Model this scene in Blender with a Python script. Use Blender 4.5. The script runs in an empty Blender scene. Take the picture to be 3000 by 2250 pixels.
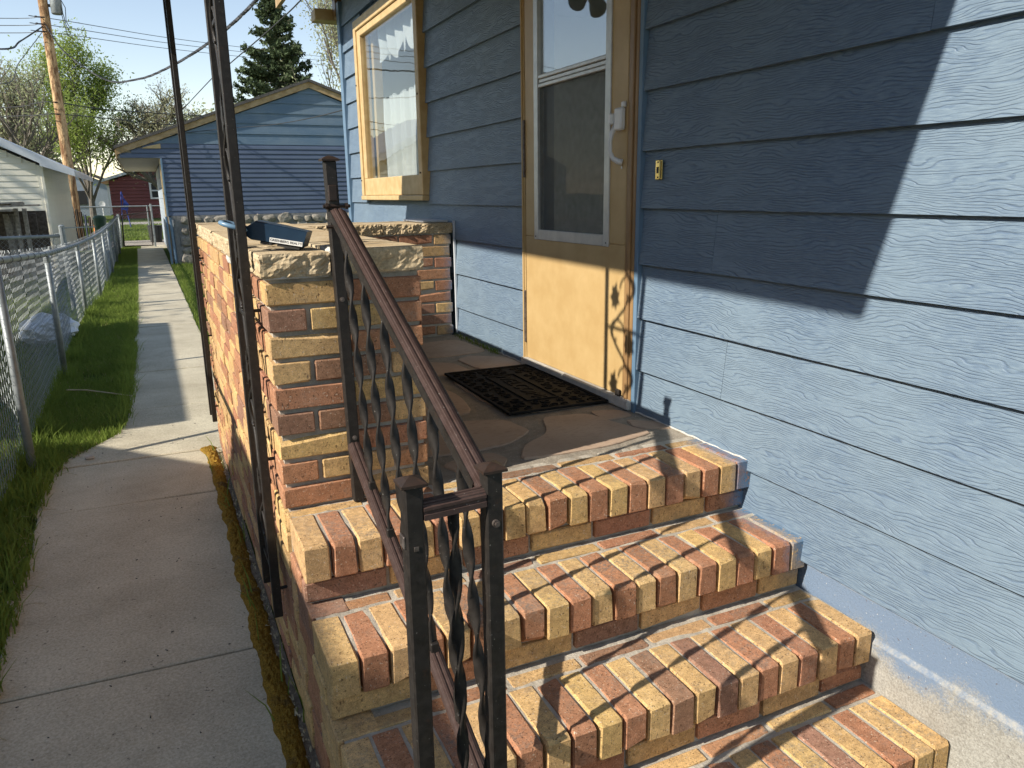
import bpy, bmesh, math, random
import numpy as np
from mathutils import Vector, Matrix
random.seed(7); RNG = np.random.default_rng(7)
R = math.radians
S = bpy.context.scene
COL = S.collection

# ------------------------------------------------------------------ camera
cam = bpy.data.cameras.new('camera'); camo = bpy.data.objects.new('camera', cam); COL.objects.link(camo)
def cam_axes(yaw, pitch, roll):
    f = Vector((math.sin(yaw)*math.cos(pitch), math.cos(yaw)*math.cos(pitch), -math.sin(pitch)))
    r = Vector((math.cos(yaw), -math.sin(yaw), 0)); u = r.cross(f)
    return math.cos(roll)*r+math.sin(roll)*u, -math.sin(roll)*r+math.cos(roll)*u, f
_r, _u, _f = cam_axes(R(24.955), R(14.084), R(-0.786))
camo.matrix_world = Matrix(((_r.x, _u.x, -_f.x, -1.7), (_r.y, _u.y, -_f.y, 0.0), (_r.z, _u.z, -_f.z, 1.53), (0, 0, 0, 1)))
cam.sensor_fit = 'HORIZONTAL'; cam.sensor_width = 36; cam.lens = 36*2234.35/3000
cam.clip_start = 0.05; cam.clip_end = 3000
S.camera = camo
# ------------------------------------------------------------------ sky, sun, exposure
SUN = Vector((-1.0, -0.161, 0.686)).normalized()          # towards the sun
w = bpy.data.worlds.new('World'); S.world = w; w.use_nodes = True
nt = w.node_tree; nt.nodes.clear()
sky = nt.nodes.new('ShaderNodeTexSky'); sky.sky_type = 'NISHITA'; sky.sun_disc = False
sky.sun_elevation = math.asin(SUN.z); sky.sun_rotation = math.atan2(SUN.x, SUN.y) % (2*math.pi)
sky.air_density = 0.95; sky.dust_density = 0.05; sky.ozone_density = 0.6; sky.altitude = 0
bg = nt.nodes.new('ShaderNodeBackground'); bg.inputs[1].default_value = 0.12
wo = nt.nodes.new('ShaderNodeOutputWorld')
wb = nt.nodes.new('ShaderNodeMix'); wb.data_type = 'RGBA'; wb.blend_type = 'MULTIPLY'; wb.inputs[0].default_value = 1.0
wb.inputs[7].default_value = (1.11, 0.97, 0.88, 1)          # the camera's warm daylight white balance
nt.links.new(sky.outputs[0], wb.inputs[6]); nt.links.new(wb.outputs[2], bg.inputs[0]); nt.links.new(bg.outputs[0], wo.inputs[0])
sl = bpy.data.lights.new('sun', 'SUN'); sl.energy = 4.0; sl.angle = R(0.55); sl.color = (1.0, 0.93, 0.82)
so = bpy.data.objects.new('sun', sl); COL.objects.link(so); so.location = SUN*60
so.rotation_euler = SUN.to_track_quat('Z', 'Y').to_euler()
S.view_settings.view_transform = 'Standard'; S.view_settings.look = 'None'
S.view_settings.exposure = 0.82; S.view_settings.gamma = 1.0; S.view_settings.use_curve_mapping = False
S.render.resolution_x = 1024; S.render.resolution_y = 768
S.render.engine = 'CYCLES'

# ------------------------------------------------------------------ node helpers
class NT:
    def __init__(s, name):
        s.m = bpy.data.materials.new(name); s.m.use_nodes = True
        s.t = s.m.node_tree; s.t.nodes.clear()
        s.out = s.n('OutputMaterial'); s.p = s.n('BsdfPrincipled'); s.l(s.p.outputs[0], s.out.inputs[0])
        s.p.inputs['Roughness'].default_value = 0.8
    def n(s, typ, **kw):
        x = s.t.nodes.new('ShaderNode'+typ)
        for k, v in kw.items(): setattr(x, k, v)
        return x
    def l(s, a, b): s.t.links.new(a, b)
    def put(s, inp, v):
        if hasattr(v, 'is_linked') or isinstance(v, bpy.types.NodeSocket): s.l(v, inp)
        elif isinstance(v, tuple) and len(v) == 3 and inp.type == 'RGBA': inp.default_value = (*v, 1)
        else: inp.default_value = v
    def mix(s, f, a, b, mode='MIX'):
        x = s.n('Mix', data_type='RGBA', blend_type=mode, clamp_factor=True)
        s.put(x.inputs[0], f); s.put(x.inputs[6], a); s.put(x.inputs[7], b); return x.outputs[2]
    def math(s, op, a, b=0.0, c=0.0, clamp=False):
        x = s.n('Math', operation=op, use_clamp=clamp)
        s.put(x.inputs[0], a); s.put(x.inputs[1], b)
        if len(x.inputs) > 2: s.put(x.inputs[2], c)
        return x.outputs[0]
    def ramp(s, v, lo, hi, a=0.0, b=1.0):
        x = s.n('MapRange', clamp=True); s.put(x.inputs[0], v)
        x.inputs[1].default_value = lo; x.inputs[2].default_value = hi; x.inputs[3].default_value = a; x.inputs[4].default_value = b
        return x.outputs[0]
    def noise(s, vec, scale, detail=3.0, rough=0.55, dist=0.0):
        x = s.n('TexNoise'); s.l(vec, x.inputs['Vector'])
        x.inputs['Scale'].default_value = scale; x.inputs['Detail'].default_value = detail
        x.inputs['Roughness'].default_value = rough; x.inputs['Distortion'].default_value = dist
        return x.outputs[0]
    def voro(s, vec, scale, feature='F1', rand=1.0):
        x = s.n('TexVoronoi', feature=feature); s.l(vec, x.inputs['Vector']); x.inputs['Scale'].default_value = scale
        x.inputs['Randomness'].default_value = rand
        return x
    def obj(s): return s.n('TexCoord').outputs['Object']
    def pos(s): return s.n('NewGeometry').outputs['Position']
    def objr(s, k=37.0):
        oi = s.n('ObjectInfo'); c = s.n('CombineXYZ')
        a = s.math('MULTIPLY', oi.outputs['Random'], k); s.l(a, c.inputs[0]); s.l(a, c.inputs[1]); s.l(a, c.inputs[2])
        v = s.n('VectorMath', operation='ADD'); s.l(s.obj(), v.inputs[0]); s.l(c.outputs[0], v.inputs[1]); return v.outputs[0]
    def scale(s, vec, sx, sy, sz):
        v = s.n('VectorMath', operation='MULTIPLY'); s.l(vec, v.inputs[0]); v.inputs[1].default_value = (sx, sy, sz); return v.outputs[0]
    def sep(s, vec): x = s.n('SeparateXYZ'); s.l(vec, x.inputs[0]); return x.outputs
    def bump(s, h, strength=0.5, dist=0.01, prev=None):
        b = s.n('Bump'); b.inputs['Strength'].default_value = strength; b.inputs['Distance'].default_value = dist
        s.l(h, b.inputs['Height'])
        if prev is not None: s.l(prev, b.inputs['Normal'])
        return b.outputs[0]
    def color(s, c): s.put(s.p.inputs['Base Color'], c)
    def normal(s, b): s.l(b, s.p.inputs['Normal'])
    def rough(s, v): s.put(s.p.inputs['Roughness'], v)

def mottled(name, c1, c2, scale=8.0, rough=0.85, bs=60.0, bstr=0.3, bdist=0.004, metallic=0.0, detail=4.0, world=False, spec=None, lo=0.35, hi=0.65):
    m = NT(name); v = m.pos() if world else m.objr()
    m.color(m.mix(m.ramp(m.noise(v, scale, detail, 0.6), lo, hi), c1, c2)); m.rough(rough)
    m.p.inputs['Metallic'].default_value = metallic
    if spec is not None: m.p.inputs['Specular IOR Level'].default_value = spec
    if bstr: m.normal(m.bump(m.noise(v, bs, 4, 0.6), bstr, bdist))
    return m.m

MAT = {}
# brick: colour carried by the object's own colour, with firing variation, pits and grime
def brick_mat():
    m = NT('brick'); v = m.objr(); P = m.pos(); oi = m.n('ObjectInfo')
    c = oi.outputs['Color']
    c = m.mix(m.ramp(m.noise(v, 13, 4, .6), 0.34, 0.70, 0, 0.55), c, m.mix(.6, c, (0.30, 0.17, 0.10), 'MIX'))
    c = m.mix(m.ramp(m.noise(v, 55, 4, .7), 0.32, 0.66), m.mix(1.0, c, (.74, .72, .70), 'MULTIPLY'), m.mix(1.0, c, (1.16, 1.15, 1.14), 'MULTIPLY'))
    c = m.mix(m.ramp(m.noise(v, 330, 3, .8), 0.36, 0.66), m.mix(1.0, c, (.72, .70, .68), 'MULTIPLY'), m.mix(1.0, c, (1.22, 1.2, 1.18), 'MULTIPLY'))
    pits = m.ramp(m.noise(v, 190, 2, .5), 0.655, 0.69)          # burn spots and pits
    pits2 = m.ramp(m.noise(m.scale(v, 1.0, 1.0, .4), 150, 1, .5), 0.70, 0.735)
    pt = m.math('MAXIMUM', pits, pits2)
    c = m.mix(m.math('MULTIPLY', pt, .7), c, (0.09, 0.05, 0.03))
    lime = m.ramp(m.noise(v, 170, 2), 0.665, 0.70, 0, .75)
    c = m.mix(lime, c, (0.66, 0.55, 0.42))
    # smeared mortar film left on the faces
    film = m.math('MULTIPLY', m.ramp(m.noise(P, 9, 5, .7), .54, .74), m.ramp(m.noise(P, 120, 4, .75), .38, .62))
    c = m.mix(m.math('MULTIPLY', film, .4), c, (0.46, 0.40, 0.32))
    # ground-in dirt that follows traffic on the treads
    nrm = m.sep(m.n('NewGeometry').outputs['Normal'])
    up = m.ramp(nrm[2], 0.6, 0.95)
    dirt = m.ramp(m.noise(P, 4.3, 5, .65), 0.44, 0.66)
    fine = m.ramp(m.noise(P, 85, 4, .7), 0.44, 0.60)
    c = m.mix(m.math('MULTIPLY', m.math('MULTIPLY', dirt, fine), m.math('MULTIPLY', up, .8)), c, (0.17, 0.16, 0.14))
    xyz = m.sep(P)
    # blue wall paint sprayed onto the brick ends next to the siding
    near = m.ramp(m.math('ADD', xyz[0], m.math('MULTIPLY', m.noise(P, 30, 4, .75), .12)), -0.045, 0.03)
    hi = m.ramp(xyz[2], .36, .46)
    worn = m.ramp(m.noise(P, 60, 4, .7), .66, .52)
    c = m.mix(m.math('MULTIPLY', m.math('MULTIPLY', near, hi), worn), c, (0.12, 0.205, 0.31))
    m.color(c); m.rough(.88); m.p.inputs['Specular IOR Level'].default_value = .2
    h = m.math('SUBTRACT', m.math('MULTIPLY', m.noise(v, 240, 4, .7), .55), pt)
    m.normal(m.bump(h, .8, .0022))
    return m.m
MAT['brick'] = brick_mat()
def mortar_mat(name, a, b, grime=True):
    m = NT(name); P = m.pos()
    c = m.mix(m.ramp(m.noise(P, 14, 5, .65), .35, .65), a, b)
    c = m.mix(m.ramp(m.noise(P, 240, 2), .6, .7, 0, .6), c, (.62, .57, .48))
    m.color(c); m.rough(.95); m.p.inputs['Specular IOR Level'].default_value = .1
    h = m.math('ADD', m.noise(P, 130, 5, .7), m.math('MULTIPLY', m.noise(P, 30, 3), .8))
    m.normal(m.bump(h, .9, .004)); return m.m
MAT['mortar'] = mortar_mat('mortar', (.34, .305, .25), (.52, .47, .39))
MAT['floor_mortar'] = mortar_mat('floor_mortar', (.25, .215, .17), (.345, .30, .24))
def flag_mat():
    m = NT('flagstone'); P = m.objr()
    c = m.mix(m.ramp(m.noise(P, 4, 5, .6), .35, .65), (.38, .27, .19), (.46, .335, .24))
    st = m.ramp(m.noise(m.scale(P, 1, 2.5, 1), 32, 4, .65), .53, .68)
    c = m.mix(m.math('MULTIPLY', st, .45), c, (.25, .16, .11))
    m.color(c); m.rough(.8); m.normal(m.bump(m.noise(m.scale(P, 1, 2, 1), 40, 5, .7), .5, .004)); return m.m
MAT['flag'] = flag_mat()
def lime_mat():
    m = NT('limestone'); P = m.objr()
    c = m.mix(m.ramp(m.noise(P, 9, 5, .65), .35, .65), (.50, .385, .23), (.64, .53, .36))
    c = m.mix(m.ramp(m.noise(P, 140, 4, .8), .36, .64), m.mix(1.0, c, (.7, .68, .65), 'MULTIPLY'), m.mix(1.0, c, (1.12, 1.1, 1.08), 'MULTIPLY'))
    vein = m.ramp(m.noise(m.scale(P, 1, 1, 6), 9, 4, .6, 1.0), .56, .64)
    c = m.mix(m.math('MULTIPLY', vein, .5), c, (.36, .23, .12))
    c = m.mix(m.ramp(m.noise(P, 46, 5, .7), .6, .75, 0, .5), c, (.24, .2, .15))
    m.color(c); m.rough(.9); m.p.inputs['Specular IOR Level'].default_value = .2
    m.normal(m.bump(m.noise(P, 90, 6, .7), .6, .004)); return m.m
MAT['lime'] = lime_mat()
MAT['white_mortar'] = mortar_mat('pale_mortar', (.5, .48, .43), (.62, .6, .55))

def siding_mat(name, base, light, dark, patchy=.5, grain=True):
    """embossed hardboard lap siding: contour-like wood grain running along Y"""
    m = NT(name); P = m.objr(11.0)
    q = m.scale(P, 1, 1.0, 1.0)
    n1 = m.noise(m.scale(q, 0, 3.6, 13), 1.0, 2.0, .5)
    n2 = m.noise(m.scale(q, 0, 13, 62), 1.0, 2.0, .5)
    z = m.sep(P)[2]
    ph = m.math('ADD', m.math('MULTIPLY', z, 118.0), m.math('ADD', m.math('MULTIPLY', n1, 10.5), m.math('MULTIPLY', n2, 1.15)))
    fr = m.math('FRACT', ph)
    tri = m.math('ABSOLUTE', m.math('SUBTRACT', fr, .5))          # 0 at line centre .. .5
    line = m.ramp(tri, .19, .03)
    brk = m.ramp(m.noise(m.scale(q, 0, 7, 30), 1.0, 2), .33, .52)
    line = m.math('MULTIPLY', line, brk)
    fine = m.noise(m.scale(q, 0, 26, 330), 1.0, 3.0, .6)
    c = m.mix(m.ramp(m.noise(m.pos(), 1.7, 4, .6), .38, .64), base, light)
    c = m.mix(m.ramp(fine, .40, .64, 0, .8 if grain else .2), c, m.mix(1.0, light, (1.22, 1.2, 1.16), 'MULTIPLY'))
    c = m.mix(m.math('MULTIPLY', line, .42 if grain else .3), c, dark)
    scuff = m.ramp(m.noise(m.scale(m.pos(), 1, 1.2, 6), 26, 5, .8), .715, .74, 0, .8)
    c = m.mix(scuff, c, (.62, .68, .73))
    m.color(c); m.rough(m.ramp(fine, .3, .7, .42, .62)); m.p.inputs['Specular IOR Level'].default_value = .42
    h = m.math('ADD', m.math('MULTIPLY', line, -1.0), m.math('MULTIPLY', fine, .45))
    m.normal(m.bump(h, .62, .0022)); return m.m
MAT['siding'] = siding_mat('blue_lap_siding', (.118, .172, .245), (.165, .225, .285), (.054, .096, .178))
MAT['trim_blue'] = mottled('blue_trim_paint', (.11, .19, .28), (.15, .235, .33), 5, .5, 60, .15)
MAT['garage_board'] = siding_mat('weathered_garage_board', (.10, .165, .24), (.15, .21, .27), (.06, .10, .16), grain=False)
MAT['vinyl_navy'] = mottled('navy_vinyl', (.085, .11, .17), (.10, .13, .19), 2.0, .42, 30, .05, world=True)
MAT['tan'] = mottled('tan_paint', (.47, .315, .135), (.53, .37, .17), 9, .45, 90, .12, .002)
MAT['tan_worn'] = mottled('worn_tan_paint', (.50, .34, .15), (.60, .44, .22), 14, .55, 90, .25, .002)
MAT['brown'] = mottled('brown_door_frame', (.26, .15, .065), (.33, .2, .09), 9, .4, 90, .12, .002)
MAT['fascia'] = mottled('weathered_tan_fascia', (.33, .22, .10), (.46, .33, .18), 5, .7, 40, .4, .004, lo=.4, hi=.6)
MAT['alu'] = mottled('aluminium', (.50, .50, .49), (.60, .60, .58), 20, .42, 200, .06, .001, metallic=.55)
MAT['white_plastic'] = mottled('white_enamel', (.70, .70, .70), (.78, .78, .77), 20, .3, 90, .03, .001)
MAT['brass'] = mottled('brass', (.75, .58, .22), (.85, .68, .30), 40, .2, 90, .05, .001, metallic=1.0)
def iron_mat(name, a, b, rust, amt):
    m = NT(name); P = m.pos()
    c = m.mix(m.ramp(m.noise(P, 60, 5, .7), .4, .65), a, b)
    c = m.mix(m.ramp(m.noise(P, 24, 6, .75), .62-amt, .76-amt), c, rust)
    c = m.mix(m.ramp(m.noise(P, 210, 2), .72, .75, 0, .6), c, (.4, .38, .34))
    m.color(c); m.rough(m.ramp(m.noise(P, 40, 3), .3, .7, .42, .68)); m.p.inputs['Metallic'].default_value = .1; m.p.inputs['Specular IOR Level'].default_value = .4
    m.normal(m.bump(m.noise(P, 190, 4, .7), .22, .0010)); return m.m
MAT['iron'] = iron_mat('black_iron', (.017, .014, .012), (.030, .025, .021), (.05, .027, .017), .02)
MAT['iron_rail'] = iron_mat('rusty_brown_iron', (.060, .036, .030), (.080, .050, .042), (.030, .026, .024), .04)
MAT['iron_cap'] = iron_mat('rusted_cap_iron', (.028, .019, .015), (.045, .026, .018), (.085, .036, .02), .04)
MAT['bolt'] = mottled('bolt_steel', (.10, .08, .07), (.2, .17, .15), 60, .5, 90, .1, .001, metallic=.6)
def concrete_mat(name, a, b, spots, sc=7.0, crack=False):
    m = NT(name); P = m.pos()
    c = m.mix(m.ramp(m.noise(P, sc*.35, 6, .65), .36, .64), a, b)
    c = m.mix(m.ramp(m.noise(P, 105, 4, .8), .36, .62, 0, .85), c, m.mix(1.0, c, (.62, .60, .57), 'MULTIPLY'))
    c = m.mix(m.ramp(m.noise(P, 1.7, 5, .7), .5, .72, 0, .45), c, m.mix(1.0, c, (.66, .63, .6), 'MULTIPLY'))
    vo = m.voro(P, 95)
    agg = m.ramp(vo.outputs['Distance'], .14, .08)
    agg = m.math('MULTIPLY', agg, m.ramp(m.noise(P, 37, 2), .52, .6))
    c = m.mix(m.math('MULTIPLY', agg, .7), c, spots)
    dk = m.ramp(m.noise(P, 65, 2, .5), .70, .73)
    c = m.mix(m.math('MULTIPLY', dk, .7), c, (.08, .07, .06))
    m.color(c); m.rough(.93); m.p.inputs['Specular IOR Level'].default_value = .2
    m.normal(m.bump(m.math('ADD', m.noise(P, 150, 5, .7), m.math('MULTIPLY', agg, .5)), .55, .003)); return m.m
MAT['walk'] = concrete_mat('sidewalk_concrete', (.53, .475, .355), (.66, .60, .455), (.80, .745, .6))
def foundation_mat():
    m = NT('foundation_concrete'); P = m.pos()
    c = m.mix(m.ramp(m.noise(P, 5, 5, .65), .35, .65), (.37, .355, .315), (.47, .455, .41))
    c = m.mix(m.ramp(m.noise(P, 170, 4, .75), .38, .62), m.mix(1.0, c, (.62, .61, .6), 'MULTIPLY'), c)
    z = m.sep(P)[2]
    g = m.math('ADD', m.math('MULTIPLY', z, 3.0), m.math('MULTIPLY', m.noise(P, 3.2, 4, .65), 1.5))
    sp = m.ramp(g, 1.25, 2.15)
    speck = m.ramp(m.math('ADD', m.math('MULTIPLY', sp, 1.15), m.math('MULTIPLY', m.noise(P, 190, 4, .85), 1.0)), .78, 1.12)
    c = m.mix(m.math('MULTIPLY', speck, .92), c, (.15, .22, .33))
    edge = m.math('MAXIMUM', m.ramp(z, .410, .428), m.math('MULTIPLY', m.math('MULTIPLY', m.ramp(z, .294, .301), m.ramp(z, .318, .311)), .6))
    c = m.mix(m.math('MULTIPLY', edge, m.ramp(m.noise(P, 38, 4, .7), .38, .66, .0, .85)), c, (.50, .46, .37))
    c = m.mix(m.ramp(m.noise(P, 150, 2), .70, .73, 0, .7), c, (.6, .59, .56))
    c = m.mix(m.ramp(m.noise(P, 80, 2), .72, .74, 0, .7), c, (.12, .1, .1))
    m.color(c); m.rough(.92); m.normal(m.bump(m.noise(P, 140, 5, .75), .8, .004)); return m.m
MAT['foundation'] = foundation_mat()
def ground_mat():
    m = NT('lawn_soil'); P = m.pos()
    c = m.mix(m.ramp(m.noise(P, .8, 5, .6), .38, .62), (.075, .115, .025), (.115, .15, .035))
    c = m.mix(m.ramp(m.noise(P, 6, 5, .7), .55, .7, 0, .7), c, (.15, .115, .06))
    c = m.mix(m.ramp(m.noise(P, 60, 4, .7), .4, .7, 0, .5), c, (.045, .075, .018))
    m.color(c); m.rough(1.0); m.p.inputs['Specular IOR Level'].default_value = .05
    m.normal(m.bump(m.noise(P, 45, 5, .75), 1.0, .03)); return m.m
MAT['ground'] = ground_mat()
MAT['soil'] = mottled('dry_soil', (.17, .13, .085), (.29, .235, .165), 30, 1.0, 120, .9, .01, world=True)
def mossmat():
    m = NT('ochre_moss'); P = m.pos()
    c = m.mix(m.ramp(m.noise(P, 40, 5, .7), .35, .65), (.52, .315, .055), (.34, .20, .04))
    c = m.mix(m.ramp(m.noise(P, 210, 3, .8), .4, .62), m.mix(1.0, c, (.5, .5, .5), 'MULTIPLY'), c)
    c = m.mix(m.ramp(m.noise(P, 7, 5, .7), .56, .66, 0, .85), c, (.15, .105, .05))
    m.color(c); m.rough(1.0); m.p.inputs['Specular IOR Level'].default_value = .05; m.normal(m.bump(m.noise(P, 190, 5, .8), 1.0, .008)); return m.m
MAT['moss'] = mossmat()
MAT['gravel'] = concrete_mat('alley_gravel', (.36, .32, .27), (.46, .42, .36), (.6, .57, .5))
def leafmat(name, a, b, trans=.35):
    m = NT(name); oi = m.n('NewGeometry')
    c = m.mix(m.noise(m.pos(), 2.0, 3), a, b)
    c = m.mix(m.ramp(oi.outputs['Random Per Island'], 0, 1, 0, .55), c, b)
    d = m.n('BsdfDiffuse'); t = m.n('BsdfTranslucent'); g = m.n('MixShader'); g.inputs[0].default_value = trans
    m.l(c, d.inputs[0]); m.l(c, t.inputs[0]); m.l(d.outputs[0], g.inputs[1]); m.l(t.outputs[0], g.inputs[2]); m.l(g.outputs[0], m.out.inputs[0])
    m.t.nodes.remove(m.p); return m.m
MAT['grass'] = leafmat('grass_blades', (.12, .195, .03), (.24, .30, .07), .35)
MAT['grass_dry'] = leafmat('dry_grass_blades', (.34, .28, .14), (.44, .37, .2), .3)
MAT['leaf_green'] = leafmat('spring_leaves', (.24, .34, .07), (.36, .43, .13), .5)
MAT['leaf_bud'] = leafmat('pale_bud_leaves', (.33, .36, .18), (.44, .46, .27), .45)
MAT['leaf_far'] = leafmat('catkin_leaves', (.34, .33, .21), (.42, .42, .25), .45)
MAT['needle'] = leafmat('spruce_needles', (.055, .085, .045), (.105, .135, .07), .2)
MAT['bark'] = mottled('grey_bark', (.13, .11, .09), (.2, .175, .145), 20, .95, 60, .8, .02)
def polewood():
    m = NT('utility_pole_wood'); P = m.pos(); v = m.scale(P, 1, 1, .22)
    c = m.mix(m.ramp(m.noise(v, 7, 5, .75), .42, .58), (.20, .095, .04), (.62, .42, .22))
    c = m.mix(m.ramp(m.noise(m.scale(P, 1, 1, .6), 5.5, 5, .75), .52, .60, 0, .85), c, (.16, .08, .035))
    m.color(c); m.rough(.9); m.normal(m.bump(m.noise(v, 26, 4), .7, .03)); return m.m
MAT['pole_wood'] = polewood()
MAT['wire'] = mottled('black_cable', (.02, .02, .02), (.035, .035, .035), 5, .6, 20, .0)
MAT['wire_grey'] = mottled('grey_conductor', (.12, .13, .15), (.18, .19, .2), 5, .5, 20, .0)
MAT['galv'] = mottled('galvanised_pipe', (.21, .235, .24), (.31, .335, .34), 15, .5, 90, .1, .002, metallic=.3)
MAT['link'] = mottled('galvanised_wire', (.26, .28, .285), (.36, .385, .39), 30, .5, 20, .0, metallic=.3)
MAT['link_dark'] = mottled('dark_fence_wire', (.16, .16, .16), (.24, .24, .23), 30, .6, 20, .0, metallic=.3)
MAT['cream'] = mottled('cream_vinyl', (.78, .755, .63), (.82, .79, .665), 3, .5, 30, .03, world=True)
MAT['white_metal'] = mottled('white_painted_metal', (.58, .61, .64), (.66, .69, .72), 6, .45, 40, .05)
MAT['shingle'] = mottled('asphalt_shingles', (.07, .065, .06), (.12, .11, .10), 18, .95, 80, .8, .01, world=True)
MAT['red'] = mottled('maroon_siding', (.17, .045, .04), (.2, .055, .05), 1, .6, 30, .05, world=True)
MAT['soffit'] = mottled('tan_soffit', (.42, .37, .28), (.48, .43, .33), 3, .7, 30, .05)
MAT['grey_wall'] = mottled('pale_blue_grey_paint', (.30, .35, .40), (.36, .41, .46), 4, .6, 30, .1)
MAT['old_wood'] = mottled('grey_weathered_wood', (.2, .175, .145), (.38, .34, .29), 18, .95, 70, .6, .006)
MAT['dark_wood'] = mottled('dark_rotten_wood', (.06, .045, .035), (.12, .095, .075), 18, .95, 70, .6, .006)
MAT['cobble'] = mottled('field_stone', (.17, .15, .12), (.33, .30, .25), 9, .9, 60, .5, .01)
MAT['cobble_mortar'] = mottled('dark_stone_mortar', (.16, .16, .155), (.25, .245, .235), 10, .95, 60, .6, .01, world=True)
MAT['box_blue'] = mottled('blue_lockbox_plastic', (.008, .026, .055), (.011, .033, .066), 20, .35, 200, .05, .001)
MAT['shackle'] = mottled('pale_blue_shackle', (.14, .25, .36), (.19, .30, .42), 20, .35, 200, .05, .001)
MAT['sticker'] = mottled('white_sticker', (.72, .72, .70), (.78, .78, .76), 20, .5, 100, .0)
MAT['ink'] = mottled('black_ink', (.02, .02, .02), (.03, .03, .03), 20, .6, 100, .0)
MAT['rubber'] = mottled('black_rubber', (.010, .010, .010), (.020, .019, .018), 50, .8, 240, .4, .0015, spec=.15)
MAT['bin_black'] = mottled('black_plastic_bin', (.02, .022, .022), (.03, .032, .032), 8, .5, 40, .05)
MAT['bin_green'] = mottled('green_plastic_bin', (.03, .085, .05), (.04, .1, .06), 8, .5, 40, .05)
MAT['blue_cloth'] = mottled('bright_blue_canvas', (.02, .04, .25), (.03, .06, .32), 8, .7, 40, .1)
MAT['orange'] = mottled('orange_plastic', (.6, .2, .03), (.7, .26, .05), 8, .5, 40, .05)
MAT['street'] = concrete_mat('street_concrete', (.36, .34, .31), (.44, .42, .38), (.5, .48, .44))
MAT['plaster'] = mottled('interior_paint', (.68, .68, .66), (.72, .72, .70), 3, .8, 40, .05)
MAT['carpet'] = mottled('interior_carpet', (.10, .085, .07), (.13, .11, .09), 12, 1, 200, .3)
MAT['dark_fan'] = mottled('dark_fan_blade', (.035, .03, .026), (.06, .05, .04), 12, .5, 100, .1)
MAT['bag'] = mottled('white_plastic_bag', (.68, .72, .75), (.78, .82, .85), 9, .3, 22, .8, .03)
MAT['pebble'] = mottled('pale_pebble', (.4, .36, .3), (.55, .5, .43), 20, .9, 90, .4, .002)
MAT['straw'] = mottled('dry_straw', (.36, .29, .17), (.46, .39, .25), 20, .9, 90, .1)
def glass_mat(name, tint=(1, 1, 1), f0=.045, gain=1.0):
    m = NT(name); m.t.nodes.remove(m.p)
    ge = m.n('NewGeometry'); dt = m.n('VectorMath', operation='DOT_PRODUCT'); m.l(ge.outputs['Incoming'], dt.inputs[0]); m.l(ge.outputs['Normal'], dt.inputs[1])
    k = m.math('POWER', m.math('SUBTRACT', 1.0, m.math('ABSOLUTE', dt.outputs['Value'])), 5.0)
    fr = m.math('ADD', f0, m.math('MULTIPLY', k, (1-f0)*gain), clamp=True)
    tr = m.n('BsdfTransparent'); tr.inputs[0].default_value = (*tint, 1)
    gl = m.n('BsdfGlossy'); gl.inputs['Roughness'].default_value = .0
    wob = m.bump(m.noise(m.pos(), 2.2, 2), .06, .02); m.l(wob, gl.inputs['Normal'])
    mx = m.n('MixShader'); m.l(fr, mx.inputs[0]); m.l(tr.outputs[0], mx.inputs[1]); m.l(gl.outputs[0], mx.inputs[2])
    m.l(mx.outputs[0], m.out.inputs[0]); return m.m
MAT['glass'] = glass_mat('window_glass', (.95, .97, .97), .05, 1.0)
MAT['storm_glass'] = glass_mat('boosted_storm_glass', (.85, .88, .9), .24, 1.0)  # reflectance raised to brighten the mirrored sky in the upper door pane
def screen_mat():
    m = NT('insect_screen'); m.p.inputs['Base Color'].default_value = (.07, .07, .068, 1); m.rough(.8)
    tr = m.n('BsdfTransparent'); mx = m.n('MixShader')
    P = m.pos(); a = m.ramp(m.noise(m.scale(P, 1, 1, 1), 30, 3), .3, .7, .62, .72); m.l(a, mx.inputs[0])
    m.l(tr.outputs[0], mx.inputs[1]); m.l(m.p.outputs[0], mx.inputs[2]); m.l(mx.outputs[0], m.out.inputs[0]); return m.m
MAT['screen'] = screen_mat()
MAT['curtain'] = leafmat('sheer_curtain', (.78, .82, .8), (.82, .84, .83), .45)

# ------------------------------------------------------------------ mesh helpers
def link(o, parent=None):
    COL.objects.link(o)
    if parent is not None:
        o.parent = parent
        if parent.type == 'EMPTY' or True:
            o.matrix_parent_inverse = Matrix.Identity(4)
    return o
def mesh_obj(name, verts, faces, mat, parent=None, loc=None, smooth=False):
    me = bpy.data.meshes.new(name); me.from_pydata([tuple(v) for v in verts], [], faces); me.update()
    if mat: me.materials.append(MAT[mat] if isinstance(mat, str) else mat)
    if smooth: me.polygons.foreach_set('use_smooth', [True]*len(me.polygons))
    o = bpy.data.objects.new(name, me)
    if loc is not None: o.location = loc
    return link(o, parent)
def thing(name, label, cat, loc=(0, 0, 0), group=None):
    """Empty at the thing's base; children use coordinates relative to it (rel())"""
    o = bpy.data.objects.new(name, None); o.empty_display_size = .1; o.location = loc; COL.objects.link(o)
    o['label'] = label; o['category'] = cat
    if group: o['group'] = group
    return o
def tag(o, label, cat, group=None):
    o['label'] = label; o['category'] = cat
    if group: o['group'] = group
    return o
def rel(v, parent):
    p = Vector((0, 0, 0))
    while parent is not None: p += parent.location; parent = parent.parent
    return tuple(Vector(v)-p)
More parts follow.
